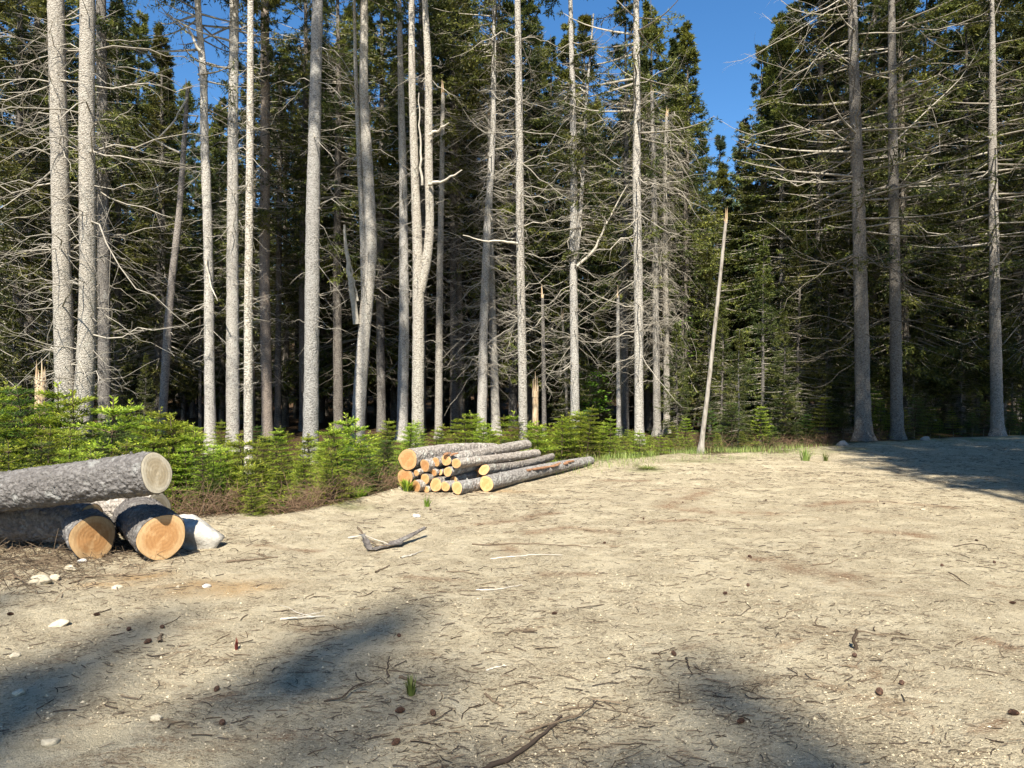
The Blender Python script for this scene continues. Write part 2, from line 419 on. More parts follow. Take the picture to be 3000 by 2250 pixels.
def rust_line(pix, w):
    global rust
    q = np.array([G(a, b)[:2] for a, b in pix]); f = np.linspace(0, 1, 40); ss = np.linspace(0, 1, len(q))
    q = np.stack([np.interp(f, ss, q[:, 0]), np.interp(f, ss, q[:, 1])], -1)
    for a in q:
        near = (np.abs(xx-a[0]) < w*3) & (np.abs(yy-a[1]) < w*3)
        rust[near] = np.maximum(rust[near], np.exp(-((xx[near]-a[0])**2+(yy[near]-a[1])**2)/w**2))
for pix, w in [([(1520, 1070), (1460, 1088), (1440, 1098), (1530, 1108), (1660, 1112)], .16), ([(1400, 1062), (1480, 1068), (1540, 1062)], .12), ([(1300, 1040), (1390, 1042)], .12), ([(1040, 1130), (1110, 1125), (1190, 1112)], .12),
               ([(1150, 1150), (1230, 1140), (1320, 1150)], .12), ([(1400, 1135), (1500, 1128)], .14), ([(1080, 1180), (1110, 1195)], .1), ([(1475, 1400), (1500, 1396), (1555, 1388)], .04), ([(1625, 1208), (1700, 1218)], .1), ([(1720, 1230), (1830, 1250)], .15),
               ([(660, 1355), (700, 1350), (780, 1352)], .05), ([(410, 1352), (470, 1340)], .06), ([(455, 1510), (500, 1495)], .04), ([(500, 1588), (620, 1580)], .04), ([(1860, 1150), (1990, 1160)], .14), ([(1900, 1530), (1975, 1545)], .03), ([(2120, 1380), (2180, 1400)], .06),
               ([(1210, 1610), (1330, 1600)], .03), ([(1470, 1620), (1500, 1632)], .03), ([(2170, 1560), (2100, 1580)], .04), ([(1750, 1095), (1900, 1085), (2050, 1100)], .14), ([(560, 1180), (680, 1190)], .08), ([(880, 1250), (1000, 1256)], .06), ([(1180, 1240), (1290, 1245)], .08)]:
    rust_line(pix, w)
rust *= np.clip(.75+1.3*vnoise(xx*5, yy*7, 91), 0, 1)
at = ground.data.attributes.new('rust', 'FLOAT', 'POINT'); at.data.foreach_set('value', rust.astype(np.float32))
tf = sstep(-1.6, -0.3, e)*(1-sstep(0.4, 2.0, e))*sstep(0.2, 2.5, xx)*(0.5+1.2*vnoise(xx*2, yy*2, 31))
for (px, py, rx, ry) in [(1395, 1018, .35, .3), (1500, 1000, .8, .3), (740, 1096, .4, .2)]:
    g = G(px, py); tf = np.maximum(tf, np.exp(-((xx-g[0])/rx)**2-((yy-g[1])/ry)**2))
at = ground.data.attributes.new('turf', 'FLOAT', 'POINT'); at.data.foreach_set('value', np.clip(tf, 0, 1).astype(np.float32))

# ------------------------------------------------------------------ vegetation generators
def unit(v): return v/(np.linalg.norm(v, axis=-1, keepdims=True)+1e-9)

def dead_branch_set(mb, base, azim, L, rise, r0, seed=0, subs=5, m=0, droop=0.5, up=0.25, curl=0.3):
    """B dead branches with side twigs. base [B,3]"""
    g = np.random.default_rng(seed)
    B = len(base); n = 8
    t = np.linspace(0, 1, n)
    az_ = azim[:, None]+g.uniform(-curl, curl, (B, 1))*t[None]**1.5*2.6+np.cumsum(g.normal(0, 0.24, (B, n)), 1)
    zz = rise[:, None]*t[None]-droop*g.uniform(.3, 1.3, (B, 1))*t[None]**2*0.6+up*g.uniform(0, 1.8, (B, 1))*t[None]**3+np.cumsum(g.normal(0, .045, (B, n)), 1)
    rad = t[None]*np.ones((B, 1))
    pts = np.zeros((B, n, 3)); pts[:, 0] = base
    for i in range(1, n):
        dr = (rad[:, i]-rad[:, i-1])*L
        pts[:, i, 0] = pts[:, i-1, 0]+np.cos(az_[:, i])*dr
        pts[:, i, 1] = pts[:, i-1, 1]+np.sin(az_[:, i])*dr
        pts[:, i, 2] = base[:, 2]+zz[:, i]*L
    R = r0[:, None]*(1-0.82*t[None])
    va = g.uniform(0.2, 1, B)
    mb.tubes(pts, R, 4, m, va)
    # side twigs
    if subs:
        k = subs
        bi = np.repeat(np.arange(B), k)
        tt = g.uniform(0.18, 0.97, B*k)
        f = tt*(n-1); i0 = np.clip(f.astype(int), 0, n-2); fr = (f-i0)[:, None]
        p0 = pts[bi, i0]*(1-fr)+pts[bi, i0+1]*fr
        tdir = unit(pts[bi, i0+1]-pts[bi, i0])
        side = np.where(g.random(B*k) < .5, -1, 1)[:, None]
        lat = unit(np.cross(tdir, np.array([0, 0, 1.])))*side
        dv = unit(tdir*g.uniform(.3, 1.1, (B*k, 1))+lat*g.uniform(.5, 1.2, (B*k, 1))+np.array([0, 0, 1])*g.normal(-.12, .3, (B*k, 1)))
        ll = L[bi]*g.uniform(.14, .6, B*k)*(1.15-tt)
        t2 = np.linspace(0, 1, 5)
        bend = g.normal(0, .28, (B*k, 3)); bend[:, 2] -= .1
        q = p0[:, None]+(dv[:, None]*t2[None, :, None]+bend[:, None]*t2[None, :, None]**2)*ll[:, None, None]
        mb.tubes(q, np.maximum((r0[bi]*.42*(1.1-tt))[:, None]*(1-.7*t2[None]), .0016), 3, m, va[bi])
    return pts

def trunk_fn(pts, wid):
    pts = np.asarray(pts, float); wid = np.asarray(wid, float)
    def f(z):
        z = np.asarray(z, float)
        return np.stack([np.interp(z, pts[:, 2], pts[:, 0]), np.interp(z, pts[:, 2], pts[:, 1]), z], -1), np.interp(z, pts[:, 2], wid)
    return f

def stem(mb, pts, rad, sides=14, m=0, seed=1, knots=True, flare=1.0, step=0.12):
    """trunk along a polyline of increasing height, with root flare, swellings and knots"""
    pts = np.asarray(pts, float); rad = np.asarray(rad, float)
    L = np.concatenate([[0], np.cumsum(np.linalg.norm(np.diff(pts, axis=0), axis=1))])
    n = max(8, int(L[-1]/step))
    s = np.linspace(0, L[-1], n)
    c = np.stack([np.interp(s, L, pts[:, i]) for i in range(3)], 1)
    # smooth the polyline
    ker = max(1, int(0.5/step))
    for _ in range(2):
        pad = np.concatenate([np.repeat(c[:1], ker, 0), c, np.repeat(c[-1:], ker, 0)])
        cs = np.cumsum(np.concatenate([np.zeros((1, 3)), pad]), 0)
        sm = (cs[2*ker+1:]-cs[:-2*ker-1])/(2*ker+1)
        sm[0] = c[0]; sm[-1] = c[-1]
        c = sm
    r = np.interp(s, L, rad)*.9
    g = np.random.default_rng(seed)
    r = r*(1+0.05*vnoise(s*3+seed, s*0+seed, seed))
    r = r*(1+flare*0.55*np.exp(-s/0.22))
    th = np.linspace(0, 2*np.pi, sides, endpoint=False)
    T = unit(np.gradient(c, axis=0))
    Xv = unit(np.cross(T, np.array([0, 1., 0.001]))); Yv = np.cross(T, Xv)
    ph = g.uniform(0, 6.28)
    lob = 1+flare*0.22*np.exp(-s/0.25)[:, None]*np.cos(5*th[None]+ph)
    jit = 1+0.07*vnoise(np.repeat(th[None]*3.2, n, 0)+seed*3, np.repeat(s[:, None]*9, sides, 1), seed+3)+0.05*g.normal(0, .5, (n, sides))
    jit[:, :] *= lob
    V = c[:, None]+r[:, None, None]*jit[:, :, None]*(Xv[:, None]*np.cos(th)[None, :, None]+Yv[:, None]*np.sin(th)[None, :, None])
    idx = np.arange(n*sides).reshape(n, sides)
    q = np.stack([idx[:-1], np.roll(idx, -1, 1)[:-1], np.roll(idx, -1, 1)[1:], idx[1:]], -1).reshape(-1, 4)
    mb.add(V, Q=q, m=m)
    top = len(V.reshape(-1, 3))
    mb.add(np.concatenate([V[-1], [c[-1]+T[-1]*r[-1]*.4]]), T=[(i, (i+1) % sides, sides) for i in range(sides)], m=m)
    return c, r

def crown(mb, z0, H, Rmax, seed, nb=120, sh=14, cards=7, card=(0.17, 0.05), droop=0.35, gap=0.15, shape=0.85, wood=1):
    """conifer crown: drooping limbs, side shoots, needle cards. material 0 needles, 1 wood"""
    g = np.random.default_rng(seed)
    t = np.sort(g.uniform(0, 1, nb)**1.0)
    z = z0+(H-z0)*t*0.985
    az_ = g.uniform(0, 2*np.pi, nb)
    L = Rmax*np.clip((1-t), 0.04, 1)**shape*g.uniform(.62, 1.12, nb)*(0.55+0.45*sstep(-0.02, 0.16, t))
    L *= 1+0.35*vnoise(az_*1.1+seed, t*5, seed)
    n = 7; s = np.linspace(0, 1, n)
    rise = np.interp(t, [0, .5, 1], [-.12, .08, .55])+g.normal(0, .07, nb)
    zz = rise[:, None]*s-droop*(1-t)[:, None]*s**1.6*g.uniform(.5, 1.3, (nb, 1))+.16*s**3
    a2 = az_[:, None]+g.normal(0, .1, (nb, 1))*s
    pts = np.stack([np.cos(a2)*s*L[:, None], np.sin(a2)*s*L[:, None], z[:, None]+zz*L[:, None]], -1)
    mb.tubes(pts, np.maximum(.013*L[:, None]+.004, .006)*(1-.8*s[None]), 3, wood, g.uniform(0, .7, nb))
    # shoots
    K = sh
    bi = np.repeat(np.arange(nb), K)
    tt = g.uniform(.12, 1.0, nb*K)**.8
    f = tt*(n-1); i0 = np.clip(f.astype(int), 0, n-2); fr = (f-i0)[:, None]
    p0 = pts[bi, i0]*(1-fr)+pts[bi, i0+1]*fr
    td = unit(pts[bi, i0+1]-pts[bi, i0])
    side = np.where(g.random(nb*K) < .5, -1, 1)[:, None]
    lat = unit(np.cross(td, np.array([0, 0, 1.])))*side
    dv = unit(td*g.uniform(.4, 1.2, (nb*K, 1))+lat*g.uniform(.35, 1.1, (nb*K, 1))+np.array([0, 0, 1.])*g.normal(-.28, .25, (nb*K, 1)))
    sl = (0.22+L[bi]*.26)*g.uniform(.4, 1.15, nb*K)*(1.12-.72*tt)
    keep = g.random(nb*K) > gap*(1+1.6*(tt < .35))
    # clumps missing
    keep &= vnoise(az_[bi]*2.3, z[bi]*1.3, seed+7)+vnoise(p0[:, 0]*1.5, p0[:, 1]*1.5+z[bi], seed+5) > -0.55+gap*.9
    bi, p0, dv, sl = bi[keep], p0[keep], dv[keep], sl[keep]
    M = len(bi)
    ci = np.repeat(np.arange(M), cards)
    u = (np.tile(np.arange(cards), M)+g.uniform(0, 1, M*cards))/cards
    pc = p0[ci]+dv[ci]*(u*sl[ci])[:, None]
    pc[:, 2] -= (u**2*.12*sl[ci])
    cd = unit(dv[ci]*g.uniform(.5, 1.2, (M*cards, 1))+g.normal(0, .55, (M*cards, 3)))
    nr = unit(np.array([0, 0, 1.])+g.normal(0, .75, (M*cards, 3)))
    clump = np.clip(.45+.9*vnoise(pc[:, 0]*1.6+pc[:, 2]*.7, pc[:, 1]*1.6+pc[:, 2]*1.1, seed+9)+g.normal(0, .2, M*cards), 0, 1)
    mb.leaves(pc, cd, nr, card[0]*g.uniform(.6, 1.3, M*cards), card[1]*g.uniform(.7, 1.3, M*cards), 0, clump)

def fir_sapling(mb, h, seed, wh=9, per=6, spread=.42, cards=6, lenf=1.0, up=.15):
    """young fir: tiers of flat sprays. material 0 needles, 1 wood"""
    g = np.random.default_rng(seed)
    lean = g.normal(0, .03, 2)
    s = np.linspace(0, 1, 8)
    axis_ = np.stack([lean[0]*h*s**2, lean[1]*h*s**2, h*s], -1)
    mb.tubes(axis_[None], (.011*h*(1-.85*s)+.002)[None], 6, 1, [0.3])
    n = wh*per
    tz = (np.repeat(np.arange(wh), per)+g.uniform(-.06, .06, n))/wh
    tz = .08+.9*tz
    az_ = np.tile(np.arange(per)*2*np.pi/per, wh)+np.repeat(g.uniform(0, 6.28, wh), per)+g.normal(0, .25, n)
    L = h*spread*np.clip(1.03-tz, .05, 1)**.8*g.uniform(.65, 1.15, n)*lenf
    m_ = 6; s = np.linspace(0, 1, m_)
    c0 = np.stack([np.interp(tz, np.linspace(0, 1, 8), axis_[:, k]) for k in range(3)], -1)
    zz = (.4*up+.42*tz)[:, None]*s-(.16*(1-tz))[:, None]*s**2*g.uniform(.3, 1.4, (n, 1))
    pts = c0[:, None]+np.stack([np.cos(az_)[:, None]*s*L[:, None], np.sin(az_)[:, None]*s*L[:, None], zz*L[:, None]], -1)
    mb.tubes(pts, (.0045*h+.002)*(1-.75*s)[None]*np.ones((n, 1)), 3, 1, g.uniform(0, .6, n))
    K = 15
    bi = np.repeat(np.arange(n), K); tt = np.tile((np.arange(K)+.5)/K, n)*.9+.1+g.normal(0, .03, n*K)
    tt = np.clip(tt, .05, 1)
    f = tt*(m_-1); i0 = np.clip(f.astype(int), 0, m_-2); fr = (f-i0)[:, None]
    p0 = pts[bi, i0]*(1-fr)+pts[bi, i0+1]*fr
    td = unit(pts[bi, i0+1]-pts[bi, i0])
    side = np.where(np.arange(n*K) % 2 == 0, -1, 1)[:, None]
    lat = unit(np.cross(td, np.array([0, 0, 1.])))*side
    dv = unit(td*.75+lat*g.uniform(.5, 1.0, (n*K, 1))+g.normal(0, .1, (n*K, 3)))
    sl = (L[bi]*.42*(1.12-tt)+.035*h+.015)*g.uniform(.7, 1.2, n*K)
    M = n*K; ci = np.repeat(np.arange(M), cards)
    u = (np.tile(np.arange(cards), M)+g.uniform(0, .6, M*cards))/cards
    pc = p0[ci]+dv[ci]*(u*sl[ci])[:, None]
    ln = sl[ci]/cards*1.5+.018
    cd = unit(dv[ci]+g.normal(0, .42, (M*cards, 3))*[1, 1, .45])
    nr = unit(np.array([0, 0, 1.])+g.normal(0, .2, (M*cards, 3)))
    va = np.clip(g.normal(.42, .24, M*cards)+.25*(u > .66), 0, 1)
    mb.leaves(pc, cd, nr, np.clip(ln, .025, .065), np.clip(ln*.3, .010, .016), 0, va)
    # leader shoots
    tp = axis_[-1]
    q = 10; a = g.uniform(0, 6.28, q)
    mb.leaves(np.repeat(tp[None], q, 0)-np.array([0, 0, 1])*g.uniform(0, .08*h, (q, 1)), np.stack([np.cos(a), np.sin(a), np.full(q, .8)], -1), np.stack([-np.sin(a), np.cos(a), np.full(q, .3)], -1), .035, .01, 0, np.full(q, .8))

# ------------------------------------------------------------------ front-row trees, each traced on its own
CROWNS = []
def crown_mesh(i):
    return CROWNS[i % len(CROWNS)]
def make_crown_protos():
    for i, (h, R, nb) in enumerate([(8.5, 2.0, 120), (9.5, 2.3, 140), (7.5, 1.6, 100)]):
        mb = MB(); crown(mb, 0, h, R, 50+i, nb=nb, sh=15, cards=12, card=(.13, .032), gap=.12)
        o = mb.build('crown', [SPRUCE, DEADW])
        CROWNS.append(o.data)
        bpy.data.objects.remove(o)
make_crown_protos()
BOUGHS = []
for i_ in (0, 1):
    mb = MB(); crown(mb, 0, 14, 3.3, 80+i_, nb=75, sh=15, cards=11, card=(.12, .03), gap=.22, shape=.5, droop=.12)
    o = mb.build('bough_foliage', [SPRUCE, DEADW]); BOUGHS.append(o.data); bpy.data.objects.remove(o)

def front_tree(name, label, cat, trace, d, dens, blen, zr, seed, H=20.0, mat_=BARK, extra=None, broken=False, crown_i=None,
               bias=None, big=10, droop=.5, up=.3, group='pale bare trunked conifers along the clearing edge', subs=5, depth_lean=0.0, crown_sc=1.0, twig=None, boughs=None):
    """trace: list of stems, each [(px, py, width_px)...] from the top of the picture down to the ground, at distance d"""
    bx = trace[0][-1]
    b3 = P(bx[0], bx[1], d); gzb = float(gz(b3[0], b3[1]))
    root = empty(name, (b3[0], b3[1], gzb))
    tag(root, label, cat, group)
    org = np.array([b3[0], b3[1], gzb])
    mb = MB()
    fns = []
    for si, st in enumerate(trace):
        st = st[::-1]
        pts = np.array([P(a, b_, d) for a, b_, w in st]); rad = np.array([w/F*d/2 for a, b_, w in st])
        if si == 0 or st[0][1] > 900: pts[0, 2] = gzb-.12
        pts = pts-org
        if not broken and st[-1][1] <= 5:
            tp = pts[-1]; dv = (pts[-1]-pts[-2]); dv = dv/abs(dv[2]); dv[0] *= .5
            hh = H*(1-.12*si)
            pts = np.vstack([pts, tp+dv*(hh-tp[2])*.5, tp+dv*(hh-tp[2])])
            rad = np.concatenate([rad, [rad[-1]*.55, .015]])
        stem(mb, pts, rad, 16, 0, seed*7+si, flare=1.0 if si == 0 else .0)
        fns.append((trunk_fn(pts, rad), pts[-1], pts))
    if broken:
        # splintered top
        tp = fns[0][1]; g = np.random.default_rng(seed)
        k = 5; r = trace[0][0][2]/F*d/2
        for j in range(k):
            a = g.uniform(0, 6.28); s_ = np.linspace(0, 1, 4)[:, None]
            q = tp+np.array([math.cos(a)*r*.55, math.sin(a)*r*.55, -.05])+s_*np.array([g.normal(0, .02), g.normal(0, .02), g.uniform(.12, .5)])
            mb.tubes(q[None], (r*.5*(1-s_[:, 0]*.95))[None], 5, 1 if mat_ is not STRIP else 0)
    trunk = mb.build('trunk', [mat_, STRIP], root)
    # dead branches
    g = np.random.default_rng(seed+100)
    mbb = MB(); tot = 0; bigs = []
    for fi, (fn, top, pts) in enumerate(fns):
        zlo = max(zr[0], pts[0, 2]+.3); zhi = min(zr[1], top[2]-.2)
        if zhi <= zlo: continue
        nbr = int(1.35*dens*(zhi-zlo)/(1 if fi == 0 else 1.5))
        if nbr < 1: continue
        z = g.uniform(zlo, zhi, nbr)
        z = z+0.12*np.sin(z*9)
        az_ = g.uniform(0, 2*np.pi, nbr)
        if bias is not None:
            k = g.random(nbr) < .6; az_[k] = bias+g.normal(0, .5, k.sum())
        c, r = fn(z)
        base = c+np.stack([np.cos(az_), np.sin(az_), 0*az_], -1)*r[:, None]*.8
        L = .88*blen*g.uniform(.2, 1.05, nbr)**1.5*np.interp(z, [zlo, zlo+1.5, zhi], [.7, 1, 1.1])
        L = np.maximum(L, .08)
        r0 = np.clip(.004+.005*L, .0045, .016)
        o_ = np.argsort(-L)
        nb_ = min(big//len(fns), nbr)
        for j in o_[:nb_]:
            m1 = MB(); dead_branch_set(m1, base[j:j+1], az_[j:j+1], L[j:j+1]*1.15, g.normal(-.05, .3, 1), r0[j:j+1]*1.3, seed*31+int(j), subs*2, 0, droop, up)
            m1.build('dead_branch', DEADW, root)
        o_ = o_[nb_:]
        if len(o_):
            dead_branch_set(mbb, base[o_], az_[o_], L[o_], g.normal(-.12, .34, len(o_)), r0[o_], seed*31+999, subs, 0, droop, up); tot += len(o_)
    if tot:
        o = mbb.build('dead_twigs', twig or DEADW, root); o['kind'] = 'stuff'
    if extra:
        for poly, wd in extra:      # a notable branch traced on its own, [(px,py)], pixel width
            q = np.array([P(a, b_, d-.15-.12*i) for i, (a, b_) in enumerate(poly)])-org
            s_ = np.linspace(0, 1, len(q)); f_ = np.linspace(0, 1, 12)
            q = np.stack([np.interp(f_, s_, q[:, i]) for i in range(3)], -1)
            q[1:-1] += np.random.default_rng(seed+5).normal(0, .012, (10, 3))
            m1 = MB(); m1.tubes(q[None], (wd/F*d/2*(1-.7*f_))[None], 6, 0, [1.0]); m1.build('dead_branch', DEADW, root)
    if boughs:
        o = bpy.data.objects.new('bough_foliage', BOUGHS[seed % 2]); C.objects.link(o); o.parent = root
        z0, sc, rz = boughs; cpos, _ = fns[0][0](z0+3)
        o.location = (cpos[0], cpos[1], z0); o.scale = (sc, sc, 1); o.rotation_euler = (0, 0, rz)
    if crown_i is not None:
        for si, (fn, top, pts) in enumerate(fns):
            if si and pts[-1][2] < 9: continue
            o = bpy.data.objects.new('crown', crown_mesh(crown_i+si)); C.objects.link(o); o.parent = root
            sc = crown_sc*(1 if si == 0 else .8)
            hh = [8.5, 9.5, 7.5][(crown_i+si) % 3]*sc
            cpos, _ = fn(top[2]-hh*.5)
            o.location = (cpos[0], cpos[1], top[2]-hh); o.scale = (sc, sc, sc); o.rotation_euler = (0, 0, g.uniform(0, 6.28))
    return root

FT = front_tree
CE = 'tree'
twin = FT('twin_spruce', 'pale twin trunked spruce, leftmost bare trunks, stems joined behind the big logs', CE,
   [[(120, 0, 36), (126, 250, 38), (134, 600, 41), (143, 900, 46), (150, 995, 52)],
    [(189, 0, 33), (187, 250, 36), (190, 600, 37), (186, 800, 42), (176, 900, 46), (166, 995, 50)]], 15.5, 11, 2.6, (1.6, 9.5), 1,
   H=22.5, crown_i=0, bias=None, big=26, droop=.55, up=.35, subs=7)
FT('dead_conifer', 'slender dead conifer with snapped top and peeled base, right of the twin spruce', CE,
   [[(405, 195, 8), (396, 330, 12), (386, 480, 15), (371, 600, 17), (362, 720, 19), (354, 850, 19), (347, 960, 20)]], 19.5, 5, 1.1, (2.5, 8), 2,
   broken=True, big=6, mat_=BARK_RED, extra=[([(405, 210), (372, 268), (340, 300), (300, 260)], 5), ([(388, 330), (330, 300), (300, 270)], 5)])
FT('spruce_tree', 'kinked pale spruce with dark scars, left of the sturdy grey spruce', CE,
   [[(426, 0, 15), (432, 90, 15), (441, 160, 17), (440, 280, 19), (446, 400, 21), (451, 600, 21), (452, 800, 24), (455, 975, 28)]], 19, 8, 1.1, (2.5, 9.5), 3,
   H=19.5, crown_i=2, big=8, boughs=(8.4, .62, .3), extra=[([(432, 110), (405, 60), (360, 30)], 7), ([(446, 560), (452, 610), (470, 650)], 6)])
FT('spruce_tree', 'straight sturdy grey spruce just left of the thin pale trunk', CE,
   [[(506, 0, 21), (503, 300, 24), (502, 600, 28), (503, 955, 32)]], 19.5, 9, 1.0, (3, 10), 4, H=21.5, crown_i=1, big=8, boughs=(9.0, .6, 3.3))
FT('spruce_tree', 'thin very pale straight spruce with short stubs, nearest in the sapling band', CE,
   [[(541, 0, 14), (540, 300, 17), (536, 700, 20), (537, 1040, 22)]], 13.0, 16, .45, (1.5, 8), 5, H=18, crown_i=2, big=6, crown_sc=.7)
FT('spruce_tree', 'thick pale spruce ringed by branch shadows, left of the split trunk', CE,
   [[(686, 0, 25), (681, 200, 28), (675, 500, 33), (673, 800, 35), (670, 985, 38)]], 17, 5, 1.1, (3, 9.5), 6, H=22.5, crown_i=0, bias=-.3, big=10, droop=1.0, up=.05)
split = FT('split_spruce', 'leaning spruce split lengthwise beside its thin dead second stem', CE,
   [[(787, 0, 18), (785, 200, 22), (795, 380, 26), (803, 540, 29), (790, 680, 30), (780, 800, 31), (771, 935, 33)],
    [(765, 0, 7), (768, 150, 9), (776, 350, 11), (784, 520, 14), (788, 640, 18)]], 20, 9, 1.2, (3, 10), 7, H=21.5, crown_i=1, big=8,
   extra=[([(770, 700), (757, 610), (748, 540), (744, 485)], 15), ([(772, 650), (760, 590), (752, 545)], 7)])
FT('spruce_tree', 'grey spruce bristling with short dead twigs, just left of the forked spruce', CE,
   [[(862, 0, 11), (866, 200, 15), (871, 400, 19), (873, 700, 24), (868, 920, 27)]], 23, 12, 1.1, (2, 12), 8, H=21.5, crown_i=2, big=8)
FT('forked_spruce', 'tall pale spruce forking into two upright stems, rising behind the log pile', CE,
   [[(889, 0, 14), (890, 200, 17), (897, 400, 20), (903, 560, 25), (904, 700, 28), (903, 850, 29), (902, 985, 31)],
    [(917, 0, 14), (926, 150, 18), (926, 400, 20), (931, 500, 21), (922, 570, 23), (908, 630, 23)]], 17, 5, .9, (3.5, 9.5), 9, H=21.5, crown_i=0, big=8,
   extra=[([(926, 398), (950, 393), (978, 382), (998, 367)], 8), ([(930, 290), (950, 280), (970, 265)], 8), ([(912, 400), (908, 300), (905, 200)], 6)])
FT('spruce_tree', 'narrow ring shadowed spruce in the dark just right of the forked spruce', CE,
   [[(957, 200, 9), (954, 400, 13), (950, 600, 16), (947, 915, 19)]], 24, 11, 1.1, (2, 11), 10, broken=True, big=6)
FT('spruce_tree', 'brownish spruce in tangled dead limbs, left of the pair behind the log pile', CE,
   [[(1068, 0, 10), (1065, 300, 14), (1052, 500, 18), (1045, 700, 21), (1040, 910, 25)]], 24, 20, 1.9, (1.8, 13), 11, H=21.5, crown_i=1, big=14, subs=8)
FT('spruce_tree', 'grey spruce in tangled dead limbs, right of the pair behind the log pile', CE,
   [[(1058, 250, 9), (1058, 450, 14), (1064, 700, 18), (1072, 910, 22)]], 25, 18, 1.7, (1.8, 11), 12, broken=True, big=10, subs=8)
FT('spruce_tree', 'slim straight pale spruce rising from behind the right end of the log pile', CE,
   [[(1118, 0, 14), (1121, 200, 17), (1123, 400, 19), (1124, 560, 19), (1128, 750, 20), (1131, 985, 21)]], 16.5, 13, 1.35, (2.2, 9.5), 13, H=20.5, crown_i=2, big=14, subs=6,
   extra=[([(1118, 526), (1080, 522), (1040, 520), (1000, 508)], 6)])
FT('spruce_tree', 'slender spruce with a thin sidestem, between log pile and leaning pole', CE,
   [[(1232, 0, 10), (1237, 200, 14), (1240, 400, 17), (1238, 560, 18), (1241, 750, 20), (1243, 930, 22)],
    [(1282, 30, 4), (1268, 200, 6), (1258, 400, 9), (1246, 560, 11)]], 21, 14, 1.8, (2, 11.5), 14, H=20.5, crown_i=2, big=12, subs=7,
   extra=[([(1247, 575), (1285, 540), (1310, 480), (1355, 400)], 8), ([(1310, 480), (1296, 460)], 5)])
FT('spruce_tree', 'straight pale spruce with many level dead branches, left of the shaggy pair', CE,
   [[(1374, 0, 14), (1376, 200, 17), (1375, 400, 20), (1379, 600, 21), (1380, 800, 21), (1381, 955, 23)]], 20.5, 15, 1.9, (1.8, 10), 15, H=21.5, crown_i=0, big=16, subs=8, boughs=(7.3, .8, .3))
FT('dead_spruce', 'shaggy dead spruce draped in twigs, left of the pair by the leaning pole', CE,
   [[(1408, 200, 8), (1412, 350, 12), (1415, 550, 15), (1418, 800, 17), (1420, 935, 19)]], 25, 30, 1.5, (2.5, 11.5), 16, broken=True, big=12, droop=1.1, up=0, subs=9)
FT('dead_spruce', 'shaggy dead spruce draped in twigs, right of the pair by the leaning pole', CE,
   [[(1440, 250, 7), (1436, 400, 11), (1438, 600, 13), (1441, 935, 16)]], 26, 30, 1.6, (2.5, 11.5), 17, broken=True, big=12, droop=1.2, up=0, subs=9)
FT('leaning_pole', 'bare silvery dead pole with broken tip, leaning to the right at the clearing edge', 'dead tree',
   [[(1568, 478, 7), (1556, 600, 8), (1545, 700, 9), (1529, 850, 10), (1518, 935, 11), (1512, 980, 13)]], 17.0, 1.5, .16, (1, 6.5), 18, broken=True, big=0, mat_=POLE, group=None)
# right-hand group, mostly shaded
FT('spruce_tree', 'big spruce with the thickest dark trunk, long sweeping branches, edge of the shaded ground', CE,
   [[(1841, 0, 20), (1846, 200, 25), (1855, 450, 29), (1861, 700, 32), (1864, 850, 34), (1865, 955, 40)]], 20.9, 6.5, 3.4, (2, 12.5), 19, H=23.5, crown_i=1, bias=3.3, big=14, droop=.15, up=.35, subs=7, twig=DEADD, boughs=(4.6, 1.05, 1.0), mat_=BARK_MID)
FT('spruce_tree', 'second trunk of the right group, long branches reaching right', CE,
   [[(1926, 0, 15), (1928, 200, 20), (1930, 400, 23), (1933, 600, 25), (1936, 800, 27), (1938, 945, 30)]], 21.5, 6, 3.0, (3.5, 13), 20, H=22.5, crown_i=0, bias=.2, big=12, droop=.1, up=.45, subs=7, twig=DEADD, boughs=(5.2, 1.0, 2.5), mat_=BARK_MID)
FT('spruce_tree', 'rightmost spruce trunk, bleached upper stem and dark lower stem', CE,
   [[(2143, 0, 9), (2144, 100, 13), (2144, 300, 18), (2147, 500, 21), (2150, 700, 24), (2155, 945, 28)]], 22.8, 7, 2.4, (3, 13), 21, H=20.5, crown_i=2, bias=None, big=10, droop=.3, up=.3, subs=7, twig=DEADD, boughs=(4.6, .95, 4.0), mat_=BARK_MID)

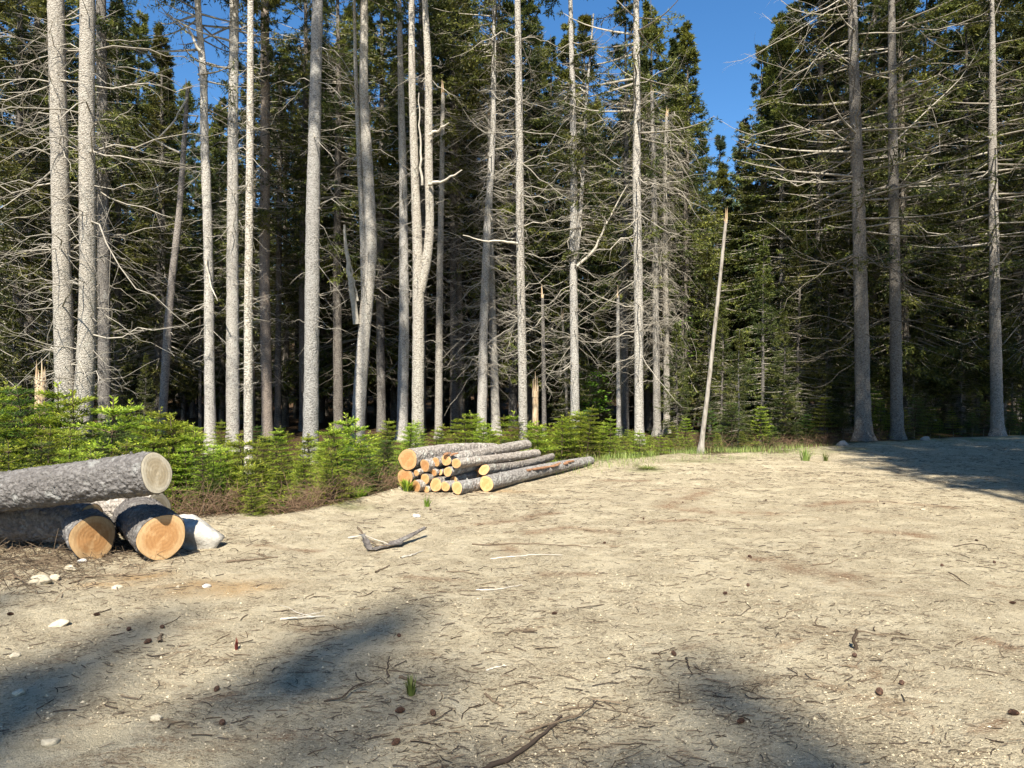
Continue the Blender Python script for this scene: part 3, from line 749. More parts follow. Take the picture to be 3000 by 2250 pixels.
GI = 'dim trunks standing deeper in the wood'
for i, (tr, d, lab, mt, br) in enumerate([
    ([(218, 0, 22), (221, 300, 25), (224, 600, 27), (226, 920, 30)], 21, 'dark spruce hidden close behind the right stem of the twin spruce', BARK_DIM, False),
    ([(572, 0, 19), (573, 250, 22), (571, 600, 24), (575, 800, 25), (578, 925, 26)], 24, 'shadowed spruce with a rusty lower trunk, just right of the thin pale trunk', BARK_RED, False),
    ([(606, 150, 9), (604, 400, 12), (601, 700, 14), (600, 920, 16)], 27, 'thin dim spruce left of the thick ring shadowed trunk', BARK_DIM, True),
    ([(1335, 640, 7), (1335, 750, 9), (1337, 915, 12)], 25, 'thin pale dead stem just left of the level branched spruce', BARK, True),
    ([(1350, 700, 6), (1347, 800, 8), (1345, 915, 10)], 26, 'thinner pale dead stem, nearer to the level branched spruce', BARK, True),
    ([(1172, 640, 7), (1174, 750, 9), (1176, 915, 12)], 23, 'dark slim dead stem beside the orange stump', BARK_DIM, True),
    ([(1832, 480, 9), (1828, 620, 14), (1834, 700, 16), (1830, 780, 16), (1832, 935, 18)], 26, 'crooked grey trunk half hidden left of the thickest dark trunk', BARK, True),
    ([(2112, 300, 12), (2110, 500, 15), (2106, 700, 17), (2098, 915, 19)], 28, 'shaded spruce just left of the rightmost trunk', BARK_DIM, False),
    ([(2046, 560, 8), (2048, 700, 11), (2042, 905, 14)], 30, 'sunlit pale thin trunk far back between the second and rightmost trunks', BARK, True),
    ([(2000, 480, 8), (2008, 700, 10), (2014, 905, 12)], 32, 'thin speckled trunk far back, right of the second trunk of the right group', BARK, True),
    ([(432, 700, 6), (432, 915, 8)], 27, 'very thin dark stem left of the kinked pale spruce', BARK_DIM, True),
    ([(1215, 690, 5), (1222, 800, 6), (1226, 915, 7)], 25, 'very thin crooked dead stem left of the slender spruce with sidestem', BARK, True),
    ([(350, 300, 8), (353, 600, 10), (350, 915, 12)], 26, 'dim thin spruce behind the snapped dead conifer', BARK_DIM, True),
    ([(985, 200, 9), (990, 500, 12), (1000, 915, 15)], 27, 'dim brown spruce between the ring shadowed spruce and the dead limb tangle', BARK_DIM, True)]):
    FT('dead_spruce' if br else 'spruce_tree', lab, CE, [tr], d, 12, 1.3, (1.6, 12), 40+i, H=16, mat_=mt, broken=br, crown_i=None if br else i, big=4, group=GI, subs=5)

# stumps
def stump(label, px, py0, py1, w, d, seed, mt=STRIP):
    b3 = P(px, py0, d); z0 = float(gz(b3[0], d)); h = P(px, py1, d)[2]-z0; r = w/F*d/2
    root = empty('broken_stump', (b3[0], b3[1], z0)); tag(root, label, 'stump')
    mb = MB(); stem(mb, [(0, 0, -.05), (0, 0, h*.6), (.01, 0, h*.75)], [r*1.05, r, r*.95], 12, 0, seed, flare=.4, step=.06)
    mb.build('trunk', [mt], root)
    mb = MB(); g = np.random.default_rng(seed)
    for j in range(9):
        a = j*.7; s_ = np.linspace(0, 1, 5)[:, None]
        q = np.array([math.cos(a)*r*.7, math.sin(a)*r*.7, h*.68])+s_*np.array([g.normal(0, .01), 0, h*g.uniform(.1, .32)])
        mb.tubes(q[None], (r*.33*(1-s_[:, 0]*.93))[None], 4, 0, [1.])
    mb.build('splinter_crown', [STRIP], root)
stump('short orange splintered stump standing behind the right end of the log pile', 1156, 925, 800, 15, 19.5, 3)
stump('jagged pale stump in the shade at far left behind the young firs', 88, 930, 770, 26, 19, 4)

# ------------------------------------------------------------------ background conifers: prototypes and copies
def bg_proto(kind, H, z0, R, seed, nb, dens, foliage, card=(.125, .032), droop=.35, sh=17, cards=13):
    root = empty(kind, (0, 0, -50)); ks = []
    mb = MB(); stem(mb, [(0, 0, -.3), (.05, 0, H*.3), (-.05, .05, H*.7), (0, 0, H)], [.0105*H, .0088*H, .005*H, .01], 10, 0, seed, step=.35)
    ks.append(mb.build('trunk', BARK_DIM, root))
    mb = MB(); crown(mb, z0, H, R, seed, nb=nb, sh=sh, cards=cards, card=card, droop=droop)
    ks.append(mb.build('crown', [foliage, DEADW], root))
    if z0 > 2:
        g = np.random.default_rng(seed); n = int(dens*z0)
        z = g.uniform(1, z0+2, n); a = g.uniform(0, 6.28, n)
        mb = MB(); dead_branch_set(mb, np.stack([0*z, 0*z, z], -1), a, g.uniform(.3, 1.6, n), g.normal(0, .15, n), np.full(n, .011), seed, 5)
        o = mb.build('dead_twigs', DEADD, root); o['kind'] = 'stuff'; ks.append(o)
    KIDS[root.name] = ks
    return root, H
PR = [bg_proto('spruce_tree', 18, 5.5, 2.6, 201, 250, 9, SPRUCE),
      bg_proto('spruce_tree', 20, 8.5, 2.8, 202, 240, 9, SPRUCE),
      bg_proto('spruce_tree', 16, 1.8, 2.8, 203, 330, 8, SPRUCE, droop=.5),
      bg_proto('spruce_tree', 17, 4.0, 2.1, 204, 220, 10, SPRUCE, card=(.12, .03)),
      bg_proto('fir_tree', 10, .7, 1.9, 205, 190, 0, SPRUCE, card=(.10, .028), droop=.2),
      bg_proto('pine_tree', 17, 4.0, 2.4, 206, 150, 10, BLUEF, card=(.2, .045), droop=.1)]
PR.append(bg_proto('spruce_tree', 18, 6.0, 3.1, 209, 165, 3, SPRUCE, sh=13, cards=10))
usedp = set()
LM = [(-400, 'left of the twin spruce'), (150, 'behind the twin spruce'), (300, 'right of the twin spruce'), (420, 'behind the kinked pale spruce'),
      (540, 'behind the thin pale trunk'), (640, 'left of the thick ringed trunk'), (730, 'right of the thick ringed trunk'), (830, 'left of the forked spruce'),
      (960, 'right of the forked spruce'), (1060, 'behind the dead limb tangle'), (1180, 'right of the slim pile trunk'),
      (1300, 'right of the sidestem spruce'), (1430, 'behind the shaggy dead pair'), (1540, 'behind the leaning pole'), (1680, 'right of the leaning pole'),
      (1800, 'left of the thickest dark trunk'), (1895, 'right of the thickest dark trunk'), (2020, 'right of the second right trunk'), (2180, 'beside the rightmost trunk'), (9999, 'right of the rightmost trunk')]
def landmark(px):
    return min(LM, key=lambda q: abs(q[0]-px))[1] if px < 2300 else LM[-1][1]
def place_bg(k, px, d, H, depth_word, cat='tree', word=None, sxy=None):
    root, ph = PR[k]
    x = (px-HX)/F*d; z = float(gz(x, d)); s = H/ph
    rz = U(0, 6.28)
    sw_ = s if sxy is None else sxy
    tilt = (rng.normal(0, .012), rng.normal(0, .012))
    if k not in usedp:
        usedp.add(k); r = root; r.location = (x, d, z); r.scale = (sw_, sw_, s); r.rotation_euler = (tilt[0], tilt[1], rz)
    else: r = dup(root, (x, d, z), rz, (sw_, sw_, s), tilt)
    w = word or ['dark full spruce', 'tall dark spruce', 'broad drooping spruce', 'narrow dark spruce', 'low dense dark fir', 'pale bluish pine'][k]
    lab = f'{w} {depth_word} {landmark(px)}'
    tag(r, lab, cat, f'{w}s {depth_word} {landmark(px)}')
    return r
# traced middle-distance crowns: prototype, px, distance, height
MID = [(2, -60, 19, 16), (0, 40, 22, 17), (2, 100, 27, 16), (3, 262, 25, 15), (2, 330, 31, 15.5), (0, 400, 36, 12.5), (3, 470, 33, 12), (1, 655, 27, 19), (0, 735, 25, 18), (2, 700, 33, 17),
       (3, 820, 27, 18), (1, 905, 26, 20), (2, 850, 34, 18), (0, 985, 27, 20), (2, 1010, 33, 19), (1, 1070, 31, 20), (0, 1150, 29, 18), (3, 1190, 32, 17), (2, 1300, 34, 13.5),
       (5, 1268, 30, 11.5), (0, 1345, 26, 16), (2, 1400, 29, 17), (3, 1455, 29, 15.5), (1, 1465, 34, 18), (5, 1488, 38, 13), (3, 1560, 42, 12.5), (4, 1600, 30, 8.5), (2, 1690, 25.5, 14.5), (0, 1650, 29, 15),
       (2, 1775, 25, 17.5), (0, 1740, 30, 19), (3, 1830, 27, 19), (2, 1900, 29, 18), (0, 1985, 27, 17), (3, 2060, 32, 15), (2, 2075, 26, 16), (0, 2130, 30, 18), (2, 2215, 25, 17), (1, 2290, 24, 18), (5, 2010, 40, 15),
       (4, 1640, 22, 6.0), (4, 1720, 22.5, 6.5), (4, 1560, 22, 4.2), (4, 1790, 23.5, 6), (4, 1460, 23, 3.6), (4, 1690, 20.5, 3.8), (4, 1600, 20, 3.2), (4, 1975, 24, 3.5), (4, 2080, 25, 4), (4, 1230, 25, 5.2), (4, 1290, 26.5, 4.5), (4, 1530, 26, 6.5),
       (4, 2190, 24.5, 3.5), (4, 250, 23, 4.0), (4, 30, 19, 3.8), (4, 310, 22, 2.6), (4, 1895, 25, 4.5), (2, 1478, 27, 15.0), (5, 1545, 34, 13.2), (5, 1592, 36, 13.2), (2, 1568, 31, 11.2), (3, 1622, 30, 12.6), (4, 1848, 24.5, 5), (4, 2000, 25.5, 4.6), (4, 2110, 26, 5), (3, 1655, 27, 13.4), (0, 1515, 31, 12.2), (2, 455, 33, 13.5), (3, 575, 33, 17), (0, 1235, 32, 17.5),
       (2, 60, 24, 19), (0, 180, 26, 19), (2, 345, 26, 14.5), (2, 610, 31, 16), (3, 545, 27, 14), (2, 780, 29, 19), (2, 950, 31, 20), (2, 1110, 27, 18), (2, 1225, 29, 16), (2, 1390, 33, 17), (2, 1870, 26, 19), (2, 1960, 25, 18),
       (2, 2040, 29, 18), (2, 2160, 28, 19), (2, 1700, 33, 19), (2, 2240, 29, 20), (0, 1820, 34, 22), (2, 1950, 35, 20), (2, 2100, 35, 20), (2, 480, 30, 13.5)]
for k, px, d, H in MID:
    place_bg(k, px+U(-6, 6), d, H, 'standing' if d < 28 else 'standing farther back')
SKY = [(-900, 0), (0, -100), (330, -50), (380, 140), (480, 260), (600, 220), (650, 0), (720, -100), (1180, -60), (1220, 130), (1330, 200), (1370, 0), (1470, 60), (1510, 330), (1610, 330), (1660, 120), (1760, -60), (1960, -40), (1990, 80), (2050, 120), (2090, 0), (3000, -60)]
nfill = 0
for row, (d0, n) in enumerate([(33, 24), (38, 28), (45, 30), (54, 30), (68, 30)]):
    for i in range(n):
        px = -150+(i+.5+U(-.4, .4))*(2500/n); d = d0+U(-3, 3)
        ytop = np.interp(px, [s[0] for s in SKY], [s[1] for s in SKY])+U(-10, 120)
        Hmax = CAMZ+(HY-ytop)/F*d
        k = int(rng.choice([0, 1, 2, 3], p=[.22, .08, .55, .15]))
        place_bg(k, px, d, min(Hmax, U(15, 21)), ['deep in shade', 'deeper in shade', 'far back', 'very far back', 'at the back'][row])

for i in range(46):
    px = -120+(i+.5+U(-.4, .4))*2450/46; d = [31, 38, 47, 56][i % 4]+U(-3, 3)
    place_bg(4, px, d, U(5, 9), ['deep in shade', 'deeper in shade', 'far back', 'very far back'][i % 4])
# a leafy young maple glimpsed in the gap
def leafy(label, px, py, d, w, h, seed):
    root = empty('maple_sapling', (float((px-HX)/F*d), d, float(gz((px-HX)/F*d, d)))); tag(root, label, 'sapling')
    zc = P(px, py, d)[2]; g = np.random.default_rng(seed)
    mb = MB(); s_ = np.linspace(0, 1, 8); q = np.stack([.2*np.sin(s_*4), 0*s_, s_*zc], -1); mb.tubes(q[None], (.03*(1-.8*s_))[None], 6, 0, [.3])
    n = 26; a = g.uniform(0, 6.28, n); L = g.uniform(.3, 1, n)*w
    dead_branch_set(mb, np.stack([0*a, 0*a, g.uniform(zc-h, zc, n)], -1), a, L, g.normal(.3, .2, n), np.full(n, .008), seed, 3)
    mb.build('trunk', DEADW, root)
    n = 1500; a = g.uniform(0, 6.28, n); rr = w*np.sqrt(g.random(n)); lay = g.integers(0, 5, n)
    p = np.stack([np.cos(a)*rr, np.sin(a)*rr, zc-h+lay*h/4+g.normal(0, .07, n)], -1)
    k = vnoise(p[:, 0]*2.5, p[:, 1]*2.5+lay*3, seed) > -.05; p = p[k]; n = len(p)
    mb = MB(); mb.leaves(p, g.normal(0, 1, (n, 3))*[1, 1, .25], unit(np.array([0, 0, 1])+g.normal(0, .3, (n, 3))), .11, .09, 0, g.uniform(0, 1, n))
    mb.build('crown', HARDW, root)
leafy('bright leafy maple sapling left of the leaning pole', 1495, 690, 27, 1.0, 1.5, 5)
leafy('small bright leafy maple sapling low behind the slender spruce with sidestem', 1275, 800, 26, .7, 1.2, 6)

# ------------------------------------------------------------------ young firs in the band along the clearing
SP = []
for i, (h, wh, per, spread, mt) in enumerate([(1.5, 11, 6, .40, FIR), (1.1, 9, 6, .50, FIR), (.8, 7, 6, .58, FIR), (1.3, 10, 5, .46, FIR), (.6, 6, 6, .62, FIR), (1.4, 10, 6, .5, FIRDARK)]):
    r = empty('young_fir', (0, 0, -60)); mb = MB(); fir_sapling(mb, h, 300+i, wh, per, spread)
    tr = MB(); s_ = np.linspace(0, 1, 5); tr.tubes(np.stack([0*s_, 0*s_, -.05+s_*.25*h], -1)[None], (.013*h*(1-.2*s_))[None], 6, 0, [.3])
    k1 = mb.build('foliage', [mt, LITTERW], r); k2 = tr.build('trunk', DEADW, r)
    KIDS[r.name] = [k1, k2]; SP.append((r, h))
used_s = set()
SL = [(-300, 'left of the big log'), (60, 'left of the twin spruce'), (230, 'right of the twin spruce'), (330, 'above the upper log end'), (420, 'beside the kinked spruce'), (500, 'below the sturdy grey spruce'),
      (570, 'around the thin pale trunk'), (650, 'below the thick ringed spruce'), (740, 'before the split trunk'), (830, 'left of the log pile'), (960, 'behind the pile left end'), (1060, 'behind the pile middle'),
      (1180, 'behind the pile right end'), (1260, 'below the sidestem spruce'), (1340, 'left of the level branched spruce'), (1420, 'right of the level branched spruce'),
      (1500, 'below the leaning pole'), (1620, 'shaded right of the leaning pole'), (1760, 'shaded left of the thickest trunk'), (1900, 'right of the thickest trunk'), (2050, 'near the second right trunk'), (2200, 'near the rightmost trunk')]
def place_sap(x, y, h, k=None, extra=''):
    k = int(rng.integers(0, 5)) if k is None else k
    root, ph = SP[k]; s = h/ph; px = HX+x/y*F
    tilt = (rng.normal(0, .06), rng.normal(0, .06)); rz = U(0, 6.28); z = float(gz(x, y))-.02
    if k not in used_s:
        used_s.add(k); r = root; r.location = (x, y, z); r.scale = (s, s, s); r.rotation_euler = (tilt[0], tilt[1], rz)
    else: r = dup(root, (x, y, z), rz, s, tilt)
    lm = min(SL, key=lambda q: abs(q[0]-px))[1]
    e_ = y-yedge(x)
    row = 'front row' if e_ < 1.6 else ('middle rows' if e_ < 4 else ('back rows' if e_ < 6.5 else 'rearmost rows'))
    sz = 'low' if h < .6 else ('knee high' if h < .95 else ('waist high' if h < 1.4 else 'tall'))
    c_ = 'dark' if k == 5 else 'bright green'
    lab = f'{sz} {c_} young fir, {row}, {lm}'
    tag(r, lab, 'young fir', f'{sz} {c_} young firs of the {row} {lm}')
trunks_xy = []
cnt = 0; pos = []
def top_allowed(px):   # top of the sapling band in the picture
    return np.interp(px, [-200, 0, 110, 230, 330, 420, 500, 600, 680, 760, 860, 960, 1050, 1130, 1180, 1240, 1300, 1380, 1470, 1560], [785, 800, 830, 850, 865, 905, 920, 905, 905, 890, 885, 900, 865, 890, 915, 870, 885, 930, 950, 960])
tries = 0
while cnt < 215 and tries < 60000:
    tries += 1
    px = U(-160, 1500); d = 8.4+12.5*rng.random()**1.25
    x = (px-HX)/F*d; e_ = d-yedge(x)
    if e_ < .12 or e_ > 9: continue
    if x > -2.0 and x < 2.6 and e_ < 1.9: continue     # room for the log pile
    if x < -3.0 and d < 8.7: continue
    ms = .30+.03*e_
    if any((x-a)**2+(d-b)**2 < ms*ms for a, b in pos): continue
    if vnoise(x*.9, d*.9, 77) < -.34: continue
    hm = CAMZ+(HY-top_allowed(px))/F*d
    h = hm*U(.4, 1.12) if e_ > 1.5 else min(hm, U(.25, .7)+.4*e_)
    h = min(h, U(.8, 2.0))
    if h < .25: continue
    pos.append((x, d)); cnt += 1
    place_sap(x, d, h, 5 if (rng.random() < .12 or (px < 330 and px > 200 and rng.random() < .6)) else None)
cnt = tries = 0
while cnt < 46 and tries < 9000:
    tries += 1
    px = U(1140, 1500); x0 = (px-HX)/F; d = U(13.5, 20.5); x = x0*d; e_ = d-yedge(x)
    if e_ < .7 or e_ > 6.5 or any((x-a)**2+(d-b)**2 < .13 for a, b in pos): continue
    hm = CAMZ+(HY-top_allowed(px))/F*d
    pos.append((x, d)); cnt += 1
    place_sap(x, d, max(.3, min(hm*U(.5, 1.1), 1.9)), None if U(0, 1) < .8 else 5)
for px, d, h in [(1480, 18.3, .9), (1530, 19, 1.1), (1455, 17.9, .7), (1580, 19.3, 1.3), (1640, 20, 1.2), (1550, 17.9, .5), (1700, 20.3, 1.5), (1780, 21.3, 1.4), (1820, 21.4, .9), (1900, 22, 1.2), (1915, 21.6, .8), (1975, 22.3, 1.3),
                 (2010, 22.5, 1.0), (2060, 23, .9), (2100, 23, .8), (2180, 23.4, .9), (1740, 20.9, .9), (1670, 19.4, .6), (1880, 22.4, 1.6), (1955, 21.8, .9), (2205, 24, 1.3), (2125, 24, 1.2), (1610, 18.7, .5), (2030, 21.9, .6)]:
    place_sap((px-HX)/F*d, d, h, 5 if U(0, 1) < .6 else 0)

# ------------------------------------------------------------------ trees outside the picture that throw the shadows in it
def shade_tree(k, x, y, H, lab, sxy=None):
    root, ph = PR[k]; s = H/ph
    if k not in usedp:
        usedp.add(k); r = root; r.location = (x, y, float(gz(x, y))); r.scale = (s*(sxy or 1), s*(sxy or 1), s); tag(r, lab, 'tree', 'spruces outside the picture'); return
    r = dup(root, (x, y, float(gz(x, y))), U(0, 6.28), (s*(sxy or 1), s*(sxy or 1), s))
    tag(r, lab, 'tree', 'spruces outside the picture')
SX, SY = math.sin(az)/math.tan(el), math.cos(az)/math.tan(el)
for k, tx, ty, H, sx_, lab in [(6, -.9, 5.6, 26, .78, 'tall sparse spruce behind the viewer whose top shades the middle foreground'), (6, 1.1, 4.3, 27, .72, 'tall sparse spruce behind the viewer shading right of bottom centre'),
                               (6, -2.5, 5.2, 26, .7, 'sparse spruce behind the viewer shading the lower left ground'), (6, -3.7, 5.9, 25, .6, 'sparse spruce behind and far left of the viewer'), (6, -2.2, 3.9, 27, .65, 'tallest sparse spruce behind the viewer, lower left corner shade'),
                               (6, -.2, 3.7, 28, .5, 'thin topped sparse spruce behind the viewer shading the bottom centre'), (6, .5, 3.4, 27, .5, 'sparse spruce right behind the viewer')]:
    shade_tree(k, tx-SX*H, ty-SY*H, H, lab, sx_)
gi = 0
for i in range(5):
    for j in range(3):
        x = 7.9+i*2.0+U(-.3, .3); y = 4.3+j*1.9+U(-.3, .3)+(i % 2)*.7
        if x < .72*y+.5 or x > 16: continue
        gi += 1
        shade_tree([0, 3][gi % 2], x, y, U(17, 20.5), ['dark spruce', 'broad spruce', 'narrow spruce', 'shaggy spruce'][gi % 4]+' in the stand outside the right edge', .95)
for x, y, H in [(8.9, 9.6, 25), (10.4, 11.2, 24), (12.4, 9.6, 23), (12.9, 12.8, 23), (15.0, 11.6, 24), (15.9, 14.4, 23), (17.8, 13.2, 24)]:
    shade_tree(1 if H % 2 else 0, x, y, H, 'very tall spruce towering outside the right edge', .78)
r = empty('dead_tree', (6.35, 1.2, 0)); tag(r, 'bare dead tree outside the right edge throwing the long thin shadow', 'dead tree')
mb = MB(); stem(mb, [(0, 0, -.1), (.05, 0, 5), (-.1, 0, 9), (-.35, 0, 12), (-.55, 0, 14), (-1.0, 0, 18)], [.16, .14, .12, .09, .07, .02], 12, 0, 5)
mb.build('trunk', BARK, r)
g = np.random.default_rng(4); n = 40; z = g.uniform(6, 17, n)
mb = MB(); dead_branch_set(mb, np.stack([np.interp(z, [5, 9, 12, 14, 18], [.05, -.1, -.35, -.55, -1]), 0*z, z], -1), g.uniform(-1, 1.5, n), g.uniform(.2, .9, n), g.normal(.1, .2, n), np.full(n, .012), 8, 4)
o = mb.build('dead_twigs', DEADW, r); o['kind'] = 'stuff'

# look-alikes that share a label are told apart by their order in the picture
def order_labels():
    by = {}
    for o in C.objects:
        if o.parent is None and 'label' in o and 'group' in o: by.setdefault(o['label'], []).append(o)
    ords = ['leftmost', 'second from left', 'third from left', 'fourth from left', 'fifth from left', 'sixth from left', 'seventh from left', 'eighth from left', 'ninth from left', 'tenth from left', 'eleventh from left', 'twelfth from left']
    for lab, os_ in by.items():
        if len(os_) < 2: continue
        os_.sort(key=lambda o: o.location.x/max(o.location.y, .5))
        for i, o in enumerate(os_):
            w = (['left one of two', 'right one of two'][i] if len(os_) == 2 else ('rightmost' if i == len(os_)-1 else (ords[i] if i < 12 else '')))
            if w: o['label'] = f'{lab}, {w}' if len(f'{lab} {w}'.split()) <= 16 else f'{lab}, {w.split()[0]}'
order_labels()

# ------------------------------------------------------------------ logs
def make_log(label, butt, direc, L, r, r2=None, bmat=LOGBARK, wmat=WOOD, seed=1, skew=(0, 0), group=None, rough=1.0, bend=0.0, oval=1.0, name='log', notch=0):
    """butt: centre of the sawn end facing the viewer; direc: where the log runs"""
    r2 = r2 or r*.85
    dv = Vector(direc).normalized()
    root = empty(name, butt); root.rotation_mode = 'QUATERNION'
    root.rotation_quaternion = dv.to_track_quat('X', 'Z')
    tag(root, label, 'log', group)
    g = np.random.default_rng(seed)
    sides = 110 if r > .15 and name == 'log' and rough == 1 else 40; n = int(L/.014) if sides > 100 else max(16, int(L/.045))
    s = np.linspace(0, L, n); th = np.linspace(0, 2*np.pi, sides, endpoint=False)
    lob = 1+.035*np.cos(2*th+g.uniform(0, 6))+.03*np.cos(3*th+g.uniform(0, 6))+.015*np.cos(5*th+g.uniform(0, 6))
    if notch: lob = lob-notch*np.exp(-((th-g.uniform(0, 6))/.5)**2)
    rr = (r+(r2-r)*s/L)[:, None]*lob[None]*(1+.02*vnoise(s*2.2, s*0, seed))[:, None]
    tx_ = np.cos(th)[None]*2.5+s[:, None]*0; 
    ca, sa = np.cos(th)[None]*r+0*s[:, None], np.sin(th)[None]*r+0*s[:, None]
    ss = s[:, None]+0*th[None]
    fl = np.abs(vnoise(ss*13+sa*20, ca*30+sa*17, seed+1))+.6*np.abs(vnoise(ss*34, ca*60-sa*55, seed+2))
    if sides > 100:
        wx = .06*vnoise(ss*9, ca*12+sa*9, seed+4); wy = .06*vnoise(ss*9+7, ca*12-sa*9, seed+5)
        pl = vnoise((ss+wx)*15, (th[None]+wy*8)*5.2+0*ss, seed+6)+.5
        pl2 = vnoise((ss+wy)*34, (th[None]+wx*8)*12+0*ss, seed+7)+.5
        fl = .45*np.floor(pl*4)/3+.3*np.floor(pl2*3)/2+.12*fl
    fl = np.clip(fl, 0, .8)
    bd = rough*(.026 if r > .15 else .012)
    R = rr+bd*(fl-.3)+rough*.004*g.normal(0, 1, rr.shape)*.6
    R[0] = rr[0]-.003; 
    bz = bend*np.sin(np.pi*s/L)
    xoff = skew[0]*np.cos(th)[None]*r+skew[1]*np.sin(th)[None]*r
    fall = np.clip(1-s/(L*.3), 0, 1)[:, None]
    V = np.stack([ss+xoff*fall, R*np.cos(th)[None]*oval, R*np.sin(th)[None]+bz[:, None]], -1)
    idx = np.arange(n*sides).reshape(n, sides)
    q = np.stack([idx[:-1], idx[1:], np.roll(idx, -1, 1)[1:], np.roll(idx, -1, 1)[:-1]], -1).reshape(-1, 4)
    mb = MB(); mb.add(V, Q=q)
    # knots
    for j in range(int(L*3*rough)):
        a = g.uniform(0, 6.28); sj = g.uniform(.2, L*.95); rj = r+(r2-r)*sj/L
        p0 = np.array([sj, math.cos(a)*rj*.95*oval, math.sin(a)*rj*.95+bend*math.sin(math.pi*sj/L)]); dn = np.array([.25, math.cos(a), math.sin(a)])
        t_ = np.linspace(0, 1, 3)[:, None]
        mb.tubes((p0+dn*t_*g.uniform(.015, .035))[None], (g.uniform(.008, .02)*(1-.4*t_[:, 0]))[None], 7, 0)
    mb.build('bark', bmat, root)
    for end in (0, 1):
        rim = V[0 if end == 0 else -1].copy(); rim[:, 0] += (.0 if end == 0 else 0)
        cen = rim.mean(0); rings = np.linspace(0, 1, 9)[1:]
        vs = [cen]; at_ = [0.]
        for k in rings:
            w = cen+(rim-cen)*(k*.985); 
            w[:, 0] -= (.002 if end == 0 else -.002)*(k < .99)
            vs += list(w); at_ += [k]*sides
        T = [(0, 1+(i+1) % sides, 1+i) for i in range(sides)]; Q = []
        for k in range(len(rings)-1):
            for i in range(sides):
                a, b_ = 1+k*sides+i, 1+k*sides+(i+1) % sides
                Q.append((a, b_, b_+sides, a+sides))
        if end: T = [t[::-1] for t in T]; Q = [t[::-1] for t in Q]
        m1 = MB(); m1.add(np.array(vs), Q=Q, T=T, a=at_); m1.build('cut_face', wmat if end == 0 else WOODPALE, root, smooth=False)
    return root

# the four big logs at the left
dA = 6.62
pA = P(338, 1021, dA); dirA = Vector((-.965, .235, -.135))
make_log('biggest flaky bark log on top of the left stack, weathered pale end facing right', pA, dirA, 3.2, .192, .185, LOGBARK, WOODPALE, 11, skew=(0, .12), group='big logs stacked at the left edge')
pB = P(349, 1163, 6.75); pB[2] = .205+gz(pB[0], pB[1])
make_log('thick log, bottom right of the left stack, round orange sawn end facing the viewer', pB, (-.60, .80, .03), 2.6, .212, .19, LOGBARK, WOOD, 12, group='big logs stacked at the left edge')
pC = P(201, 1158, 6.9); pC[2] = .205+gz(pC[0], pC[1])
make_log('bottom left log of the left stack, its oblong orange sawn end half in shadow', pC, (-.60, .80, .02), 2.6, .205, .20, LOGBARK, WOOD, 13, skew=(-.62, .22), group='big logs stacked at the left edge')
make_log('black looking log lying in deep shadow under the top log of the left stack', (-4.16, 7.32, .2+float(gz(-4.5, 7.35))), (-.985, .13, .0), 2.6, .20, .195, LOGBARK, WOOD, 15, group='big logs stacked at the left edge')
pD = P(341, 1088, 7.75); 
make_log('grey rough log lying behind the left stack, seen in the gap under the top log', (pD[0], 7.75, .27), (-.97, .22, -.01), 1.0, .20, .19, PILEBARK, WOODPALE, 14, group='big logs stacked at the left edge')

# the pile: zoomed-crop coordinates (x, y, radius) -> 2212 pixels
def zc(zx, zy): return ((1050+zx/2.949)*.73733, (1200+zy/2.949)*.73733)
U0 = (.48, .877)
PILE = [(425, 432, 92, 10.95, 2.5, .42, .125, 'largest round orange end, top left log of the far pile'),
        (402, 590, 82, 11.0, 2.4, None, .11, 'big log with a shaded orange end directly under the largest end of the far pile'),
        (573, 482, 56, 10.85, 2.4, .43, None, 'yellowish log end just right of the largest end, top row of the far pile'),
        (669, 452, 42, 10.9, 2.4, .47, None, 'small round log third from the left in the top row of the far pile'),
        (757, 438, 49, 10.9, 2.55, .53, .085, 'mossy blotched log fourth in the top row of the far pile, topped by loose bark'),
        (845, 465, 45, 10.8, 2.65, .37, .075, 'long pale grey log, right end of the top row of the far pile'),
        (648, 545, 34, 10.9, 2.3, .36, None, 'small round end left of the tiny one in the middle row of the far pile'),
        (704, 543, 25, 10.95, 2.3, .36, None, 'tiniest round end in the middle row of the far pile'),
        (772, 537, 42, 10.85, 2.4, .36, None, 'round end at the right of the middle row in the far pile'),
        (500, 548, 27, 10.8, 2.2, .33, None, 'small wedge cut end tucked right of the largest end of the far pile'),
        (574, 600, 47, 10.85, 2.4, .25, None, 'pale yellow end with grey bark collar, lower left rows of the far pile'),
        (498, 668, 54, 10.8, 2.4, None, None, 'bottom row end, leftmost round one on the ground in the far pile'),
        (585, 692, 30, 10.85, 2.3, None, None, 'small end on the ground second in the bottom row of the far pile'),
        (668, 650, 58, 10.85, 2.4, .14, None, 'wide flattened end third in the bottom row of the far pile'),
        (750, 665, 45, 10.8, 2.4, None, None, 'end partly covered by its right neighbour in the bottom row of the far pile'),
        (822, 612, 36, 10.95, 2.4, .2, None, 'end peeping above the split log in the lower right of the far pile'),
        (852, 676, 57, 10.6, 1.9, None, None, 'nearest log of the far pile, round end with stub split off its side'),
        (1105, 642, 69, 10.95, 4.0, .10, .085, 'longest log of the far pile, on the ground at the right with torn rusty bark'),
        (1085, 520, 44, 11.3, 2.5, .27, .065, 'hollow scarred grey log resting on the longest log of the far pile'),
        (1012, 545, 44, 11.45, 2.2, .17, None, 'log with slanting orange cut tucked left of the hollow scarred log')]
